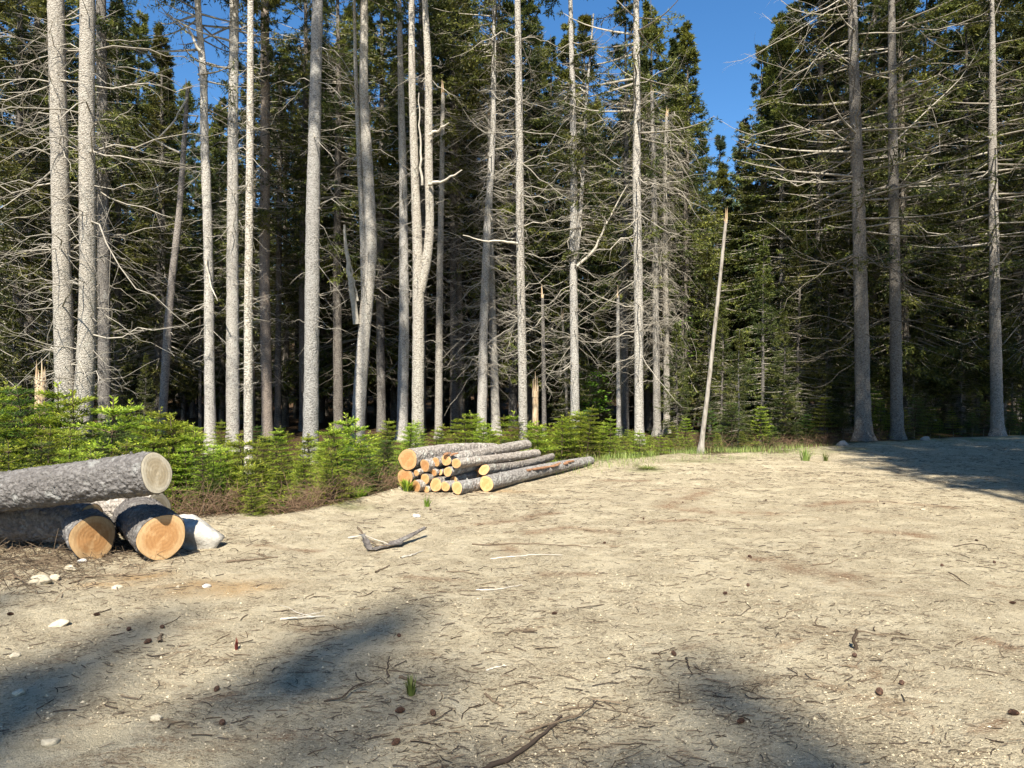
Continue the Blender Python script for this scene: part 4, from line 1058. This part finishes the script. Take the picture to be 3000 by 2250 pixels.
for i, (zx, zy, zr, d, L, zend, r2, lab) in enumerate(PILE):
    px, py = zc(zx, zy); p = P(px, py, d); r = zr/2.949*.73733/F*d
    gzz = float(gz(p[0], p[1]))
    if zend is None: zend = r+.02+gz(p[0]+U0[0]*L, p[1]+U0[1]*L); 
    p[2] = max(p[2], gzz+r*.9)
    wob = rng.normal(0, .018)
    make_log(lab, p, (U0[0]*L+wob*L, U0[1]*L, zend-p[2]), L, r, r2, PILEBARK, WOODPILE, 60+i, skew=(rng.normal(0, .12), rng.normal(0, .12)) if zr != 44 else (-.5, .4),
             group='logs of the far pile', bend=rng.normal(0, .028), rough=.9, notch=.1 if i in (0, 2, 13) else 0)
# torn bark strip and loose bark on the pile
def slab(name, label, cat, poly, w, d0, mat_, thick=.008, twist=.6, seed=0, group=None):
    """curved strip of bark: poly of world points"""
    q = np.array(poly, float); f_ = np.linspace(0, 1, 18); s_ = np.linspace(0, 1, len(q))
    c = np.stack([np.interp(f_, s_, q[:, i]) for i in range(3)], -1)
    o0 = c[0].copy(); c = c-o0; g = np.random.default_rng(seed)
    T = unit(np.gradient(c, axis=0)); sd = unit(np.cross(T, np.array([0, 0, 1.])))
    up_ = np.cross(sd, T); wv = w*(.35+.65*np.sin(np.pi*np.clip(f_*.9+.08, 0, 1)))*(1+.25*g.normal(0, 1, 18))
    k = np.linspace(-1, 1, 7); V = []
    for lay in (1, -1):
        for j, kk in enumerate(k):
            V.append(c+sd*(wv*kk*.5)[:, None]+up_*(abs(kk)**2*w*.25*twist+lay*thick*.5)[..., None]*np.ones((18, 1))+g.normal(0, .002, (18, 3)))
    V = np.array(V).reshape(2, 7, 18, 3); idx = np.arange(2*7*18).reshape(2, 7, 18); Q = []
    for l in range(2):
        for j in range(6):
            for i in range(17):
                f = (idx[l, j, i], idx[l, j+1, i], idx[l, j+1, i+1], idx[l, j, i+1]); Q.append(f if l else f[::-1])
    for i in range(17):
        Q.append((idx[0, 0, i], idx[0, 0, i+1], idx[1, 0, i+1], idx[1, 0, i])); Q.append((idx[0, 6, i], idx[1, 6, i], idx[1, 6, i+1], idx[0, 6, i+1]))
    mb = MB(); mb.add(V.reshape(-1, 3), Q=Q); o = mb.build(name, mat_); o.location = o0
    tag(o, label, cat, group); return o
m, nt_, b_ = mat('rusty inner bark', 0.9)
nt_.links.new(ramp(nt_, noise(nt_, objco(nt_), 22, 5), [(0.3, (0.10, 0.045, 0.025)), (0.6, (0.32, 0.17, 0.09))]), b_.inputs['Base Color']); RUST = m
for i, (a, b, lab) in enumerate([((735, 385), (800, 372), 'curled bark flake lying on the mossy blotched log of the far pile'), ((790, 392), (860, 372), 'longer curled bark flake beside the other flake on the far pile'), ]):
    pa, pb = P(*zc(*a), 10.85), P(*zc(*b), 10.95)
    slab('bark_flake', lab, 'bark', [pa, (pa+pb)/2+[0, 0, .012], pb], .07, 0, RUST, seed=i, twist=-.8)
zx, zy = 1105, 642
q0 = P(*zc(zx, zy), 10.95); Lq = 4.0
def on_log(t, up_, side): return q0+np.array([U0[0]*t, U0[1]*t, (.10-q0[2])*t/Lq])+np.array([.877*side, -.48*side, up_])
slab('bark_strip', 'torn rusty bark strip clinging to the longest log of the far pile', 'bark', [on_log(1.15, .10, .055), on_log(1.6, .098, .06), on_log(2.1, .085, .065), on_log(2.5, .10, .03)], .13, 0, RUST, seed=9, twist=-.5)
slab('bark_strip', 'smaller torn bark strip farther along the longest log of the far pile', 'bark', [on_log(2.55, .075, .07), on_log(2.8, .10, .05), on_log(3.05, .09, .05)], .10, 0, RUST, seed=12, twist=-.6)

# ------------------------------------------------------------------ rocks
def rock(label, px, py, w, h, dpt, mt, seed, sink=.25, ang=0, sharp=.3, group=None, name='rock', raw=None):
    p = G(px, py) if raw is None else np.array(raw)
    mb = MB(); nu, nv = 30, 18
    u = np.linspace(0, 2*np.pi, nu, endpoint=False); v = np.linspace(-np.pi/2, np.pi/2, nv)
    uu, vv = np.meshgrid(u, v); d = np.stack([np.cos(vv)*np.cos(uu), np.cos(vv)*np.sin(uu), np.sin(vv)], -1)
    g = np.random.default_rng(seed)
    r = np.ones(uu.shape)*1.2
    for _ in range(16):      # facets
        nrm = unit(g.normal(0, 1, 3)*[1, 1, .8]); off = g.uniform(.72, .98)
        dd = d@nrm; r = np.where(dd > .05, np.minimum(r, off/np.maximum(dd, .05)), r)
    r = r*(1-.0)+.12*vnoise(d[..., 0]*3+5, d[..., 1]*3+d[..., 2]*4, seed)+.06*vnoise(d[..., 0]*8+5, d[..., 1]*8+d[..., 2]*9, seed+1)
    V = d*r[..., None]*np.array([w, dpt, h])*.5
    c, s = math.cos(ang), math.sin(ang)
    V = np.stack([V[..., 0], V[..., 1]*c-V[..., 2]*s*0, V[..., 2]+V[..., 0]*math.tan(ang)*1], -1)
    idx = np.arange(nu*nv).reshape(nv, nu)
    Q = np.stack([idx[:-1], np.roll(idx, -1, 1)[:-1], np.roll(idx, -1, 1)[1:], idx[1:]], -1).reshape(-1, 4)
    mb.add(V, Q=Q); o = mb.build(name, mt)
    o.location = (p[0], p[1], p[2]+h*(.5-sink)); o.rotation_euler = (0, 0, 0)
    tag(o, label, 'rock', group); return o
rb = G(420, 1178)
rock('large white boulder beside the orange sawn end of the left stack', 0, 0, .66, .36, .37, ROCKW, 5, .2, -.22, name='boulder', raw=(P(418, 1150, 7.35)[0], 7.35, float(gz(-3.1, 7.35))))
ROCKS = [(85, 1262, .22, .12, 'flat topped sandy rock at the lower left, biggest of the small rocks'), (116, 1248, .11, .07, 'rounded pale rock touching the biggest small rock at lower left'), (150, 1228, .13, .07, 'long pale rock just below the bottom left log'),
         (178, 1212, .11, .06, 'small white rock at the foot of the bottom left log'), (128, 1180, .10, .08, 'tan rock in the dark debris below the big upper log'), (255, 1270, .10, .05, 'half buried pale rock on the sawdust patch'),
         (447, 1268, .09, .04, 'white chip of stone on bare gravel below the boulder'), (384, 1270, .05, .03, 'tiny white stone between sawdust patches'), (336, 1388*1.12/1.0, .07, .05, 'small pale stone in the bottom left shade'),
         (900, 1118, .13, .07, 'lone white stone on the gravel below the far pile'), (866, 1064, .12, .07, 'grey white stone by the fern left of the far pile'), (846, 1068, .05, .04, 'small white stone left of the grey white stone near the far pile'),
         (2760, 1960, .01, .01, None), (128, 1350, .14, .07, 'shadowed dusty rock near the left edge'), (1995, 1105, .07, .03, 'small white pebble cluster stone far right'), (30, 1415, .07, .05, 'bluish stone in the left shade'),
         (1820, 962, .35, .22, 'dusky boulder at the foot of the thickest dark trunk'), (2000, 955, .3, .2, 'rounded dark boulder between the right trunks'), (110, 1612, .1, .05, 'dull stone in the darkest lower left corner'), (40, 1500, .09, .05, 'dull flat stone at the left edge in shade')]
for i, (px, py, w, h, lab) in enumerate(ROCKS):
    if lab: rock(lab, px, min(py, 1640), w*.85, h*.85, w*.7, ROCKT if i not in (3, 6, 9, 16, 17) else (ROCKG if i in (16, 17) else ROCKW), 20+i, .42)

# ------------------------------------------------------------------ sticks, cones, tufts on the gravel
def stick(label, pix, r, mt=LITTERW, lift=.01, seed=0, name='stick', tips=None, va=.3, cat='stick', subs=0, lifts=None):
    pts = np.array([G(a, b) for a, b in pix]); n = 16
    f_ = np.linspace(0, 1, n); s_ = np.linspace(0, 1, len(pts))
    c = np.stack([np.interp(f_, s_, pts[:, i]) for i in range(3)], -1)
    g = np.random.default_rng(seed)
    for k in (0, 1): c[1:-1, k] += g.normal(0, r*.55, n-2)
    c[:, 2] = gz(c[:, 0], c[:, 1])+r*.7+lift*np.sin(np.pi*f_)
    if lifts is not None: c[:, 2] += np.interp(f_, np.linspace(0, 1, len(lifts)), lifts)
    o0 = c[0].copy(); c = c-o0
    mb = MB(); mb.tubes(c[None], (r*(1-.65*f_)*(1+.12*g.normal(0, 1, n)))[None], 7, 0, [va])
    if subs:
        k = subs; i0 = g.integers(3, n-2, k); a = g.uniform(0, 6.28, k); t_ = np.linspace(0, 1, 5)
        L = g.uniform(.06, .25, k)
        dv = np.stack([np.cos(a), np.sin(a), g.uniform(0, .25, k)], -1)
        q = c[i0][:, None]+dv[:, None]*t_[None, :, None]*L[:, None, None]+g.normal(0, .006, (k, 5, 3))
        mb.tubes(q, r*.4*(1-.6*t_)[None]*np.ones((k, 1)), 4, 0, np.full(k, va))
    o = mb.build(name, mt); o.location = o0
    tag(o, label, cat); return o
ST = [('long dark curved stick at the bottom centre edge', [(1035, 1660), (1100, 1634), (1150, 1598), (1190, 1562), (1214, 1540)], .015, .05, 0, 0),
      ('branching thin twig with crossed tips above the long dark curved stick', [(1135, 1570), (1200, 1556), (1250, 1545), (1278, 1520), (1292, 1502)], .006, .35, 4, .02),
      ('thin twig running right from the branching twig', [(1230, 1521), (1260, 1518), (1300, 1522), (1360, 1534)], .004, .2, 0, 0),
      ('hooked thin twig above the branching twig', [(1250, 1522), (1248, 1508), (1262, 1497), (1330, 1500)], .003, .2, 0, 0),
      ('short bent brown stick near the bottom centre shade', [(1048, 1490), (1065, 1506), (1090, 1518)], .008, .6, 0, 0),
      ('wiry dark root twisting through the central foreground shadow', [(700, 1506), (740, 1503), (765, 1485), (800, 1475), (822, 1462), (838, 1468)], .005, .1, 4, .03),
      ('crooked dark twig standing off the wiry root', [(838, 1455), (836, 1430), (842, 1412)], .006, .1, 2, 0),
      ('weathered flat stick beside the grass tuft', [(862, 1455), (890, 1462), (920, 1472), (950, 1475)], .009, .5, 1, 0),
      ('half white half grey stick lying on the middle gravel', [(1028, 1280), (1070, 1280), (1100, 1272), (1128, 1268)], .008, .9, 0, 0),
      ('long pale bleached stick on the gravel below the far pile', [(1060, 1209), (1110, 1206), (1150, 1203), (1215, 1203)], .008, .95, 0, 0),
      ('long thin brown branch lying above the bleached stick', [(1020, 1178), (1080, 1182), (1150, 1178), (1220, 1182), (1278, 1184)], .008, .45, 3, 0),
      ('short pale stick below the curled bark', [(866, 1206), (890, 1198), (914, 1188)], .011, .9, 0, 0),
      ('small curved grey stick on the gravel left of centre', [(812, 1240), (826, 1232), (842, 1224)], .009, .4, 0, 0),
      ('reddish stick on the gravel right of the boulder', [(490, 1214), (540, 1212), (600, 1206)], .012, .45, 3, 0),
      ('pale twig bundle end at the left of centre gravel', [(605, 1337), (650, 1337), (702, 1333)], .009, .9, 3, .01),
      ('thin dark twig under the pale twig bundle', [(625, 1345), (660, 1350), (715, 1348)], .004, .1, 4, 0),
      ('short grey stub standing in the left gravel', [(345, 1380), (348, 1366)], .012, .5, 0, 0),
      ('grey stick with a fork at the left edge below the big logs', [(10, 1190), (50, 1172), (92, 1162), (125, 1150)], .014, .7, 3, .05),
      ('bent dark root in the debris below the upper log', [(55, 1155), (62, 1180), (80, 1200)], .012, .05, 2, .04),
      ('long stick in the lower left debris', [(150, 1262), (190, 1245), (240, 1238), (320, 1236)], .009, .7, 2, .01),
      ('crooked twig near the lower left rocks', [(20, 1235), (45, 1258), (75, 1274)], .009, .6, 2, .02),
      ('dark twig leaning in the right foreground', [(1482, 1424), (1488, 1442), (1497, 1458)], .006, .05, 2, 0),
      ('small broken twigs beside the leaning twig at right', [(1500, 1440), (1520, 1450), (1548, 1455)], .004, .1, 4, 0),
      ('level twig reaching right from the upright twig', [(1845, 1366), (1880, 1368), (1912, 1371), (1945, 1368)], .005, .5, 0, 0),
      ('wavy dark twig near the right gravel', [(2180-130, 1240), (2070, 1250), (2096, 1268)], .006, .3, 2, 0),
      ('slim twig in the right middle gravel', [(1755, 1224), (1790, 1222), (1810, 1212)], .007, .5, 0, 0),
      ('thin dark twig by the right cone', [(1610, 1300), (1622, 1312), (1600, 1328), (1560, 1332)], .004, .1, 4, 0),
      ('thin arched twig on the far right gravel', [(2066, 1182), (2100, 1176), (2130, 1180), (2140, 1192)], .006, .15, 1, 0),
      ('fallen twig on the upper middle gravel', [(1490, 1042), (1530, 1041), (1570, 1045)], .006, .2, 2, 0),
      ('pale splinter on the central foreground', [(1340-290, 1445), (1072, 1440), (1094, 1436)], .006, .9, 0, 0),
      ('twig lying in the central gravel', [(1090, 1375), (1110, 1366), (1150, 1364)], .006, .3, 1, 0),
      ('sliver of bark in the middle gravel', [(1130, 1366), (1160, 1365)], .008, .3, 0, 0),
      ('bottom edge twig left of the long curved stick', [(840, 1440), (868, 1444), (905, 1448)], .004, .2, 2, 0)]
for i, (lab, pix, r, va, sb, lf) in enumerate(ST):
    stick(lab, pix, r, LITTERW if va < .8 else DEADW, lf, 400+i, va=va, subs=sb)
# upright twig
g0 = G(1846, 1408); s_ = np.linspace(0, 1, 8)
mb = MB(); mb.tubes(np.stack([.01*np.sin(s_*9), -.01*s_, s_*.13-.01], -1)[None], (.012*(1-.25*s_))[None], 7, 0, [.1])
o = mb.build('stick', LITTERW); o.location = g0; tag(o, 'upright dark broken stub of a stick on the right gravel', 'stick')
g0 = G(1842, 1444); mb = MB()
dead_branch_set(mb, np.zeros((5, 3)), np.array([.3, .9, 2.6, 3.6, 5.6]), np.array([.14, .09, .1, .08, .08]), np.array([.35, .6, .3, .1, .2]), np.full(5, .006), 3, 1)
o = mb.build('twig', LITTERW); o.location = g0; tag(o, 'knotted dark twig just below the upright stub on the right gravel', 'twig')
# curled bark piece and its stick
pp = [G(782, 1168), G(800, 1190), G(850, 1180), G(890, 1168), G(920, 1158)]
for k, l in enumerate([.06, .01, .02, .06, .10]): pp[k][2] += l
slab('curled_bark', 'long curled slab of dark bark lying on the gravel below the far pile', 'bark', pp, .085, 0, LOGBARK, .01, .7, 3)
stick('pale broken stick poking out of the curled bark', [(752, 1165), (785, 1164), (812, 1172), (850, 1178)], .011, DEADW, .03, 77, va=.9)
stick('arched brown stick crossing the curled bark', [(772, 1155), (790, 1172), (812, 1184), (850, 1182)], .012, LITTERW, .02, 78, va=.5, lifts=[.07, .02, 0, .02])

# spruce cones
cm = MB(); nu, nv = 12, 22; V = []
rg = np.random.default_rng(1)
for j in range(nv):
    t_ = j/(nv-1); rad = .016*math.sin(math.pi*min(1, t_*.93+.07))**.7
    for i in range(nu):
        a = 2*math.pi*(i+(.5 if j % 2 else 0))/nu; rr = rad*(1.18 if j % 2 else .72)
        V.append(((t_-.5)*.062, math.cos(a)*rr, math.sin(a)*rr+.015))
idx = np.arange(nu*nv).reshape(nv, nu)
cm.add(V, Q=np.stack([idx[:-1], np.roll(idx, -1, 1)[:-1], np.roll(idx, -1, 1)[1:], idx[1:]], -1).reshape(-1, 4))
cone0 = cm.build('spruce_cone', CONE, smooth=False)
CN = [(855, 1598, 'reddish cone low in the middle foreground, left of the long curved stick', 1.2), (863, 1526, 'dark cone left of the pair below the grass tuft', 1.3), (935, 1530, 'brown cone right of the pair below the grass tuft', 1.2), (862, 1370, 'small cone above the central foreground shadow', 1.0),
      (1577-10, 1285, 'dark cone beside a twig in the middle right gravel', 1.0), (1455, 1415, 'cone left of the leaning dark twig', 1.1), (1616, 1262, 'dark cone in the right middle gravel', 1.1), (1620, 1206, 'dark cone at left of a rusty needle patch', 1.1), (1900, 1499, 'biggest cone in the right foreground', 1.5),
      (1948, 1475, 'grey cone above the biggest cone at right', 1.1), (2190, 1545, 'cone at the lower right edge', 1.3), (2035, 1226, 'cone in the far right gravel', 1.1), (2148, 1220, 'cone near the right edge, upper gravel', 1.0), (2188, 1300, 'cone at the right edge, middle gravel', 1.1), (1846, 1424, 'cone touching the upright stub', 1.1),
      (1198, 1332, 'cone in the central gravel', 1.0), (2110, 1170, 'small cone in the upper right gravel', .9), (319, 1381, 'black cone on the left gravel', 1.3), (278, 1357, 'cone by the rusty patch on the left gravel', 1.2), (350, 1353, 'cone right of the rusty patch on the left gravel', 1.1), (208, 1329, 'dark cone left on the gravel', 1.1),
      (468, 1490, 'cone in the lower left gravel', 1.1), (930, 1104, 'small cone near the white stone below the far pile', .9), (1306, 1177, 'cone at centre by the thin brown branch', .9), (1600, 1620-60, 'half buried round cone at the bottom right of centre', 1.1), (22, 1329, 'cone at the far left edge', 1.1),
      (1390, 1128, 'tiny cone in the upper middle gravel', .9), (1475, 1090, 'tiny cone on the upper gravel left of the rusty arc', .9), (1655, 1085, 'tiny cone at the right tip of the rusty arc', .9), (2020-110, 1094, 'tiny cone in the upper right gravel', .9), (480, 1560, 'dark cone in the lower left shade', 1.2)]
for i, (px, py, lab, s) in enumerate(CN):
    o = cone0 if i == 0 else cone0.copy()
    if i: C.objects.link(o)
    o.location = G(px, py); o.rotation_euler = (0, U(-.2, .2), U(0, 6.28)); o.scale = (s*.66, s*.66, s*.66)
    tag(o, lab, 'cone', 'spruce cones on the gravel')

def tuft(name, label, px, py, n, h, spread, mt, cat='grass tuft', wd=.012, seed=0, flat=.3):
    g = np.random.default_rng(seed); a = g.uniform(0, 6.28, n); L = h*g.uniform(.5, 1.1, n)
    b0 = np.stack([np.cos(a), np.sin(a), 0*a], -1)*(spread*.35*g.random(n))[:, None]
    out = g.uniform(.1, .9, n)[:, None]; s_ = np.linspace(0, 1, 5)
    d_ = np.stack([np.cos(a), np.sin(a), 0*a], -1)
    mb = MB()
    q = b0[:, None]+d_[:, None]*(out*spread/h)[:, :, None]*(s_[None, :, None]**1.6)*L[:, None, None]+np.array([0, 0, 1.])*(s_-.35*s_**2*out)[:, :, None]*L[:, None, None]
    sd = np.stack([-np.sin(a), np.cos(a), 0*a], -1)[:, None]*(wd*.5*(1-s_**2)[None, :, None])
    V = np.stack([q-sd, q+sd], 2); idx = np.arange(n*5*2).reshape(n, 5, 2)
    mb.add(V, Q=np.stack([idx[:, :-1, 0], idx[:, :-1, 1], idx[:, 1:, 1], idx[:, 1:, 0]], -1).reshape(-1, 4), a=np.repeat(g.uniform(0, 1, n), 10))
    o = mb.build(name, mt); o.location = G(px, py); tag(o, label, cat); return o
tuft('grass_tuft', 'small fleshy grass tuft in the central foreground shadow', 888, 1490, 26, .12, .07, GRASS, seed=1, wd=.014)
tuft('grass_tuft', 'larger upright grass tuft on the far gravel before the right trunks', 1740, 996, 70, .34, .3, GRASS, seed=2, wd=.016)
tuft('grass_tuft', 'smaller grass tuft right of the larger one on the far gravel', 1784, 996, 30, .24, .15, GRASS, seed=3, wd=.014)
tuft('grass_tuft', 'wispy green sprig on the gravel just below the far pile', 922, 1096, 22, .17, .1, HARDW, seed=4, wd=.016)
tuft('fern_clump', 'bright green fern clump at the left foot of the far pile', 880, 1066, 110, .2, .22, FIR, 'fern', seed=5, wd=.03)
tuft('grass_tuft', 'low bright green weed clump left of the far pile', 775, 1078, 120, .2, .3, HARDW, seed=6, wd=.018)
tuft('seedling', 'tiny red leaved seedling in the lower left gravel', 510, 1398, 12, .08, .03, REDLEAF, 'seedling', seed=7, wd=.014)
tuft('grass_tuft', 'faint grass patch on the gravel right of the big rusty streak', 1400, 1016, 160, .07, .5, GRASS, seed=8, wd=.012)

# ------------------------------------------------------------------ things nobody could count
def scatter(n, xlim, ylim, cond, g, power=1.0):
    out = np.zeros((0, 2))
    while len(out) < n:
        y = ylim[0]+(ylim[1]-ylim[0])*g.random(n*2)**power; x = g.uniform(-1, 1, n*2)*(y*.74+.3)
        k = cond(x, y); out = np.concatenate([out, np.stack([x, y], 1)[k]])
    return out[:n]
g = np.random.default_rng(900)
dens = lambda x, y: (vnoise(x*.9, y*1.6, 41)+.5*vnoise(x*3, y*5, 42)+g.uniform(-.5, .5, x.shape) > -.12) & (y < yedge(x)+.2)
xy = scatter(38000, None, (2.8, 21), dens, g, 1.6)
n = len(xy); L = np.exp(g.normal(-4.05, .5, n))*(1+xy[:, 1]*.07); L[g.random(n) < .025] *= 3.2; a = g.normal(.15, .75, n)+np.pi*(g.random(n) < .5)
s_ = np.linspace(-.5, .5, 4)
z = gz(xy[:, 0], xy[:, 1])
bend = g.normal(0, .22, n)
q = np.zeros((n, 4, 3))
q[..., 0] = xy[:, :1]+np.cos(a)[:, None]*s_*L[:, None]-np.sin(a)[:, None]*(s_**2)*(L*bend*2)[:, None]
q[..., 1] = xy[:, 1:]+np.sin(a)[:, None]*s_*L[:, None]+np.cos(a)[:, None]*(s_**2)*(L*bend*2)[:, None]
q[..., 2] = gz(q[..., 0], q[..., 1])+.002+np.abs(g.normal(0, .004, (n, 1)))+g.normal(0, .05, (n, 1))*s_*L[:, None]
mb = MB(); mb.tubes(q, (np.clip(L*.035, .0007, .003)*g.uniform(.6, 1.4, n))[:, None]*np.ones((1, 4)), 3, 0, np.clip(g.normal(.3, .3, n), 0, 1))
tag(mb.build('twig_litter', LITTERW), 'fine dark twigs and needles scattered over the gravel', 'litter', kind='stuff')
# gravel
dens2 = lambda x, y: (vnoise(x*1.2, y*1.9, 51)+g.uniform(-.5, .5, x.shape) > -.1) & (y < yedge(x)+.3)
xy = scatter(30000, None, (2.7, 20), dens2, g, 1.7); n = len(xy)
sz = np.exp(g.normal(-5.95, .42, n))*(1+.08*xy[:, 1]); sz = np.clip(sz, .0015, .014)
big_ = g.random(n) < .012; sz[big_] *= 1.4
oc = np.array([(1, 0, 0), (0, 1, 0), (-1, 0, 0), (0, -1, 0), (0, 0, 1), (0, 0, -1)], float)
th = g.uniform(0, 6.28, n); cc, ss = np.cos(th), np.sin(th)
V = oc[None]*sz[:, None, None]*g.uniform(.6, 1.3, (n, 6, 1))
V = np.stack([V[..., 0]*cc[:, None]-V[..., 1]*ss[:, None], V[..., 0]*ss[:, None]+V[..., 1]*cc[:, None], V[..., 2]*.7], -1)
V += np.stack([xy[:, 0], xy[:, 1], gz(xy[:, 0], xy[:, 1])+sz*.25], -1)[:, None]
T = np.array([(0, 1, 4), (1, 2, 4), (2, 3, 4), (3, 0, 4), (1, 0, 5), (2, 1, 5), (3, 2, 5), (0, 3, 5)])
mb = MB(); mb.add(V, T=(T[None]+np.arange(n)[:, None, None]*6).reshape(-1, 3), a=np.repeat(np.clip(g.normal(.6, .25, n), 0, 1), 6))
tag(mb.build('gravel', GRAVEL, smooth=False), 'loose sandy pebbles and crumbs over the clearing', 'gravel', kind='stuff')
# dry brush along the edge, and debris below the left logs
def brush(name, label, xy, hgt, g, mt, up=.8, L0=.35, r=.003):
    n = len(xy); a = g.uniform(0, 6.28, n); L = L0*g.uniform(.3, 1.2, n); s_ = np.linspace(0, 1, 6)
    e_ = np.clip(g.normal(up, .35, n), -.1, 1.4)
    d_ = np.stack([np.cos(a)*np.cos(e_), np.sin(a)*np.cos(e_), np.sin(e_)], -1)
    b0 = np.stack([xy[:, 0], xy[:, 1], gz(xy[:, 0], xy[:, 1])+hgt*g.random(n)**2], -1)
    bd = g.normal(0, .3, (n, 3)); bd[:, 2] -= .25
    q = b0[:, None]+(d_[:, None]*s_[None, :, None]+bd[:, None]*s_[None, :, None]**2)*L[:, None, None]
    mb = MB(); mb.tubes(q, np.clip(r*g.uniform(.6, 1.5, n), .001, 1)[:, None]*(1-.6*s_)[None], 3, 0, g.uniform(0, 1, n))
    tag(mb.build(name, mt), label, 'brush', kind='stuff')
def along_edge(n, x0, x1, off0, off1, g):
    x = g.uniform(x0, x1, n); y = yedge(x)+g.uniform(off0, off1, n)
    k = vnoise(x*2, y*2, 61)+.4*vnoise(x*6, y*6, 62) > .02
    return np.stack([x, y], -1)[k]
brush('dry_brush', 'brown dry twigs and dead weeds fringing the young firs', np.concatenate([along_edge(4200, -5.2, -1.2, -.02, 1.0, g), along_edge(1500, -1.2, 4.5, .3, 2.6, g), along_edge(2600, 4.5, 11, .0, 2.2, g)]), .25, g, BRUSHW, .7, .36, .0028)
xy = np.stack([g.normal(-4.55, .75, 3200), g.normal(6.9, .75, 3200)], -1); xy = xy[(xy[:, 1] > 5.3) & (xy[:, 1] < 9)]
brush('root_debris', 'tangled grey roots and twigs in the dirt around the left stack', xy, .03, g, LITTERW, .12, .22, .003)
# short grass along the right part of the edge
x = g.uniform(.6, 8.0, 6000); y = yedge(x)+g.normal(.3, .6, 6000)-.2*(x < 3)
k = (vnoise(x*1.5, y*2, 71) > -.12) & (g.random(6000) < np.interp(x, [.6, 2, 5, 8], [.5, 1, .8, .15])); x, y = x[k], y[k]; n = len(x)
a = g.uniform(0, 6.28, n)
mb = MB(); mb.leaves(np.stack([x, y, gz(x, y)-.01], -1), np.stack([np.cos(a)*.4, np.sin(a)*.4, np.ones(n)], -1), np.stack([np.cos(a), np.sin(a), 0*a], -1)+.01, g.uniform(.05, .2, n), .009, 0, g.uniform(0, 1, n))
tag(mb.build('grass', GRASS), 'thin yellow green grass along the edge of the clearing', 'grass', kind='stuff')
# low leafy ground cover between the young firs
x = g.uniform(-13, 5, 14000); e_ = g.uniform(.25, 6, 14000); y = yedge(x)+e_
k = (np.abs(x) < y*.78) & (vnoise(x*1.1, y*1.1, 81) > -.2) & ~((x > -2) & (x < 2.4) & (e_ < 1.6)) & ~((x < -3) & (y < 8.6)); x, y = x[k], y[k]; n = len(x)
a = g.uniform(0, 6.28, n); hz = g.random(n)**1.5*.25
mb = MB(); mb.leaves(np.stack([x, y, gz(x, y)+hz], -1), np.stack([np.cos(a), np.sin(a), g.normal(.25, .3, n)], -1), unit(np.array([0, 0, 1.])+g.normal(0, .4, (n, 3))), g.uniform(.04, .09, n), g.uniform(.014, .024, n), 0, np.clip(g.normal(.35, .25, n), 0, 1))
tag(mb.build('ground_cover', FIRDARK), 'low green seedlings and sprays filling between the young firs', 'ground cover', kind='stuff')
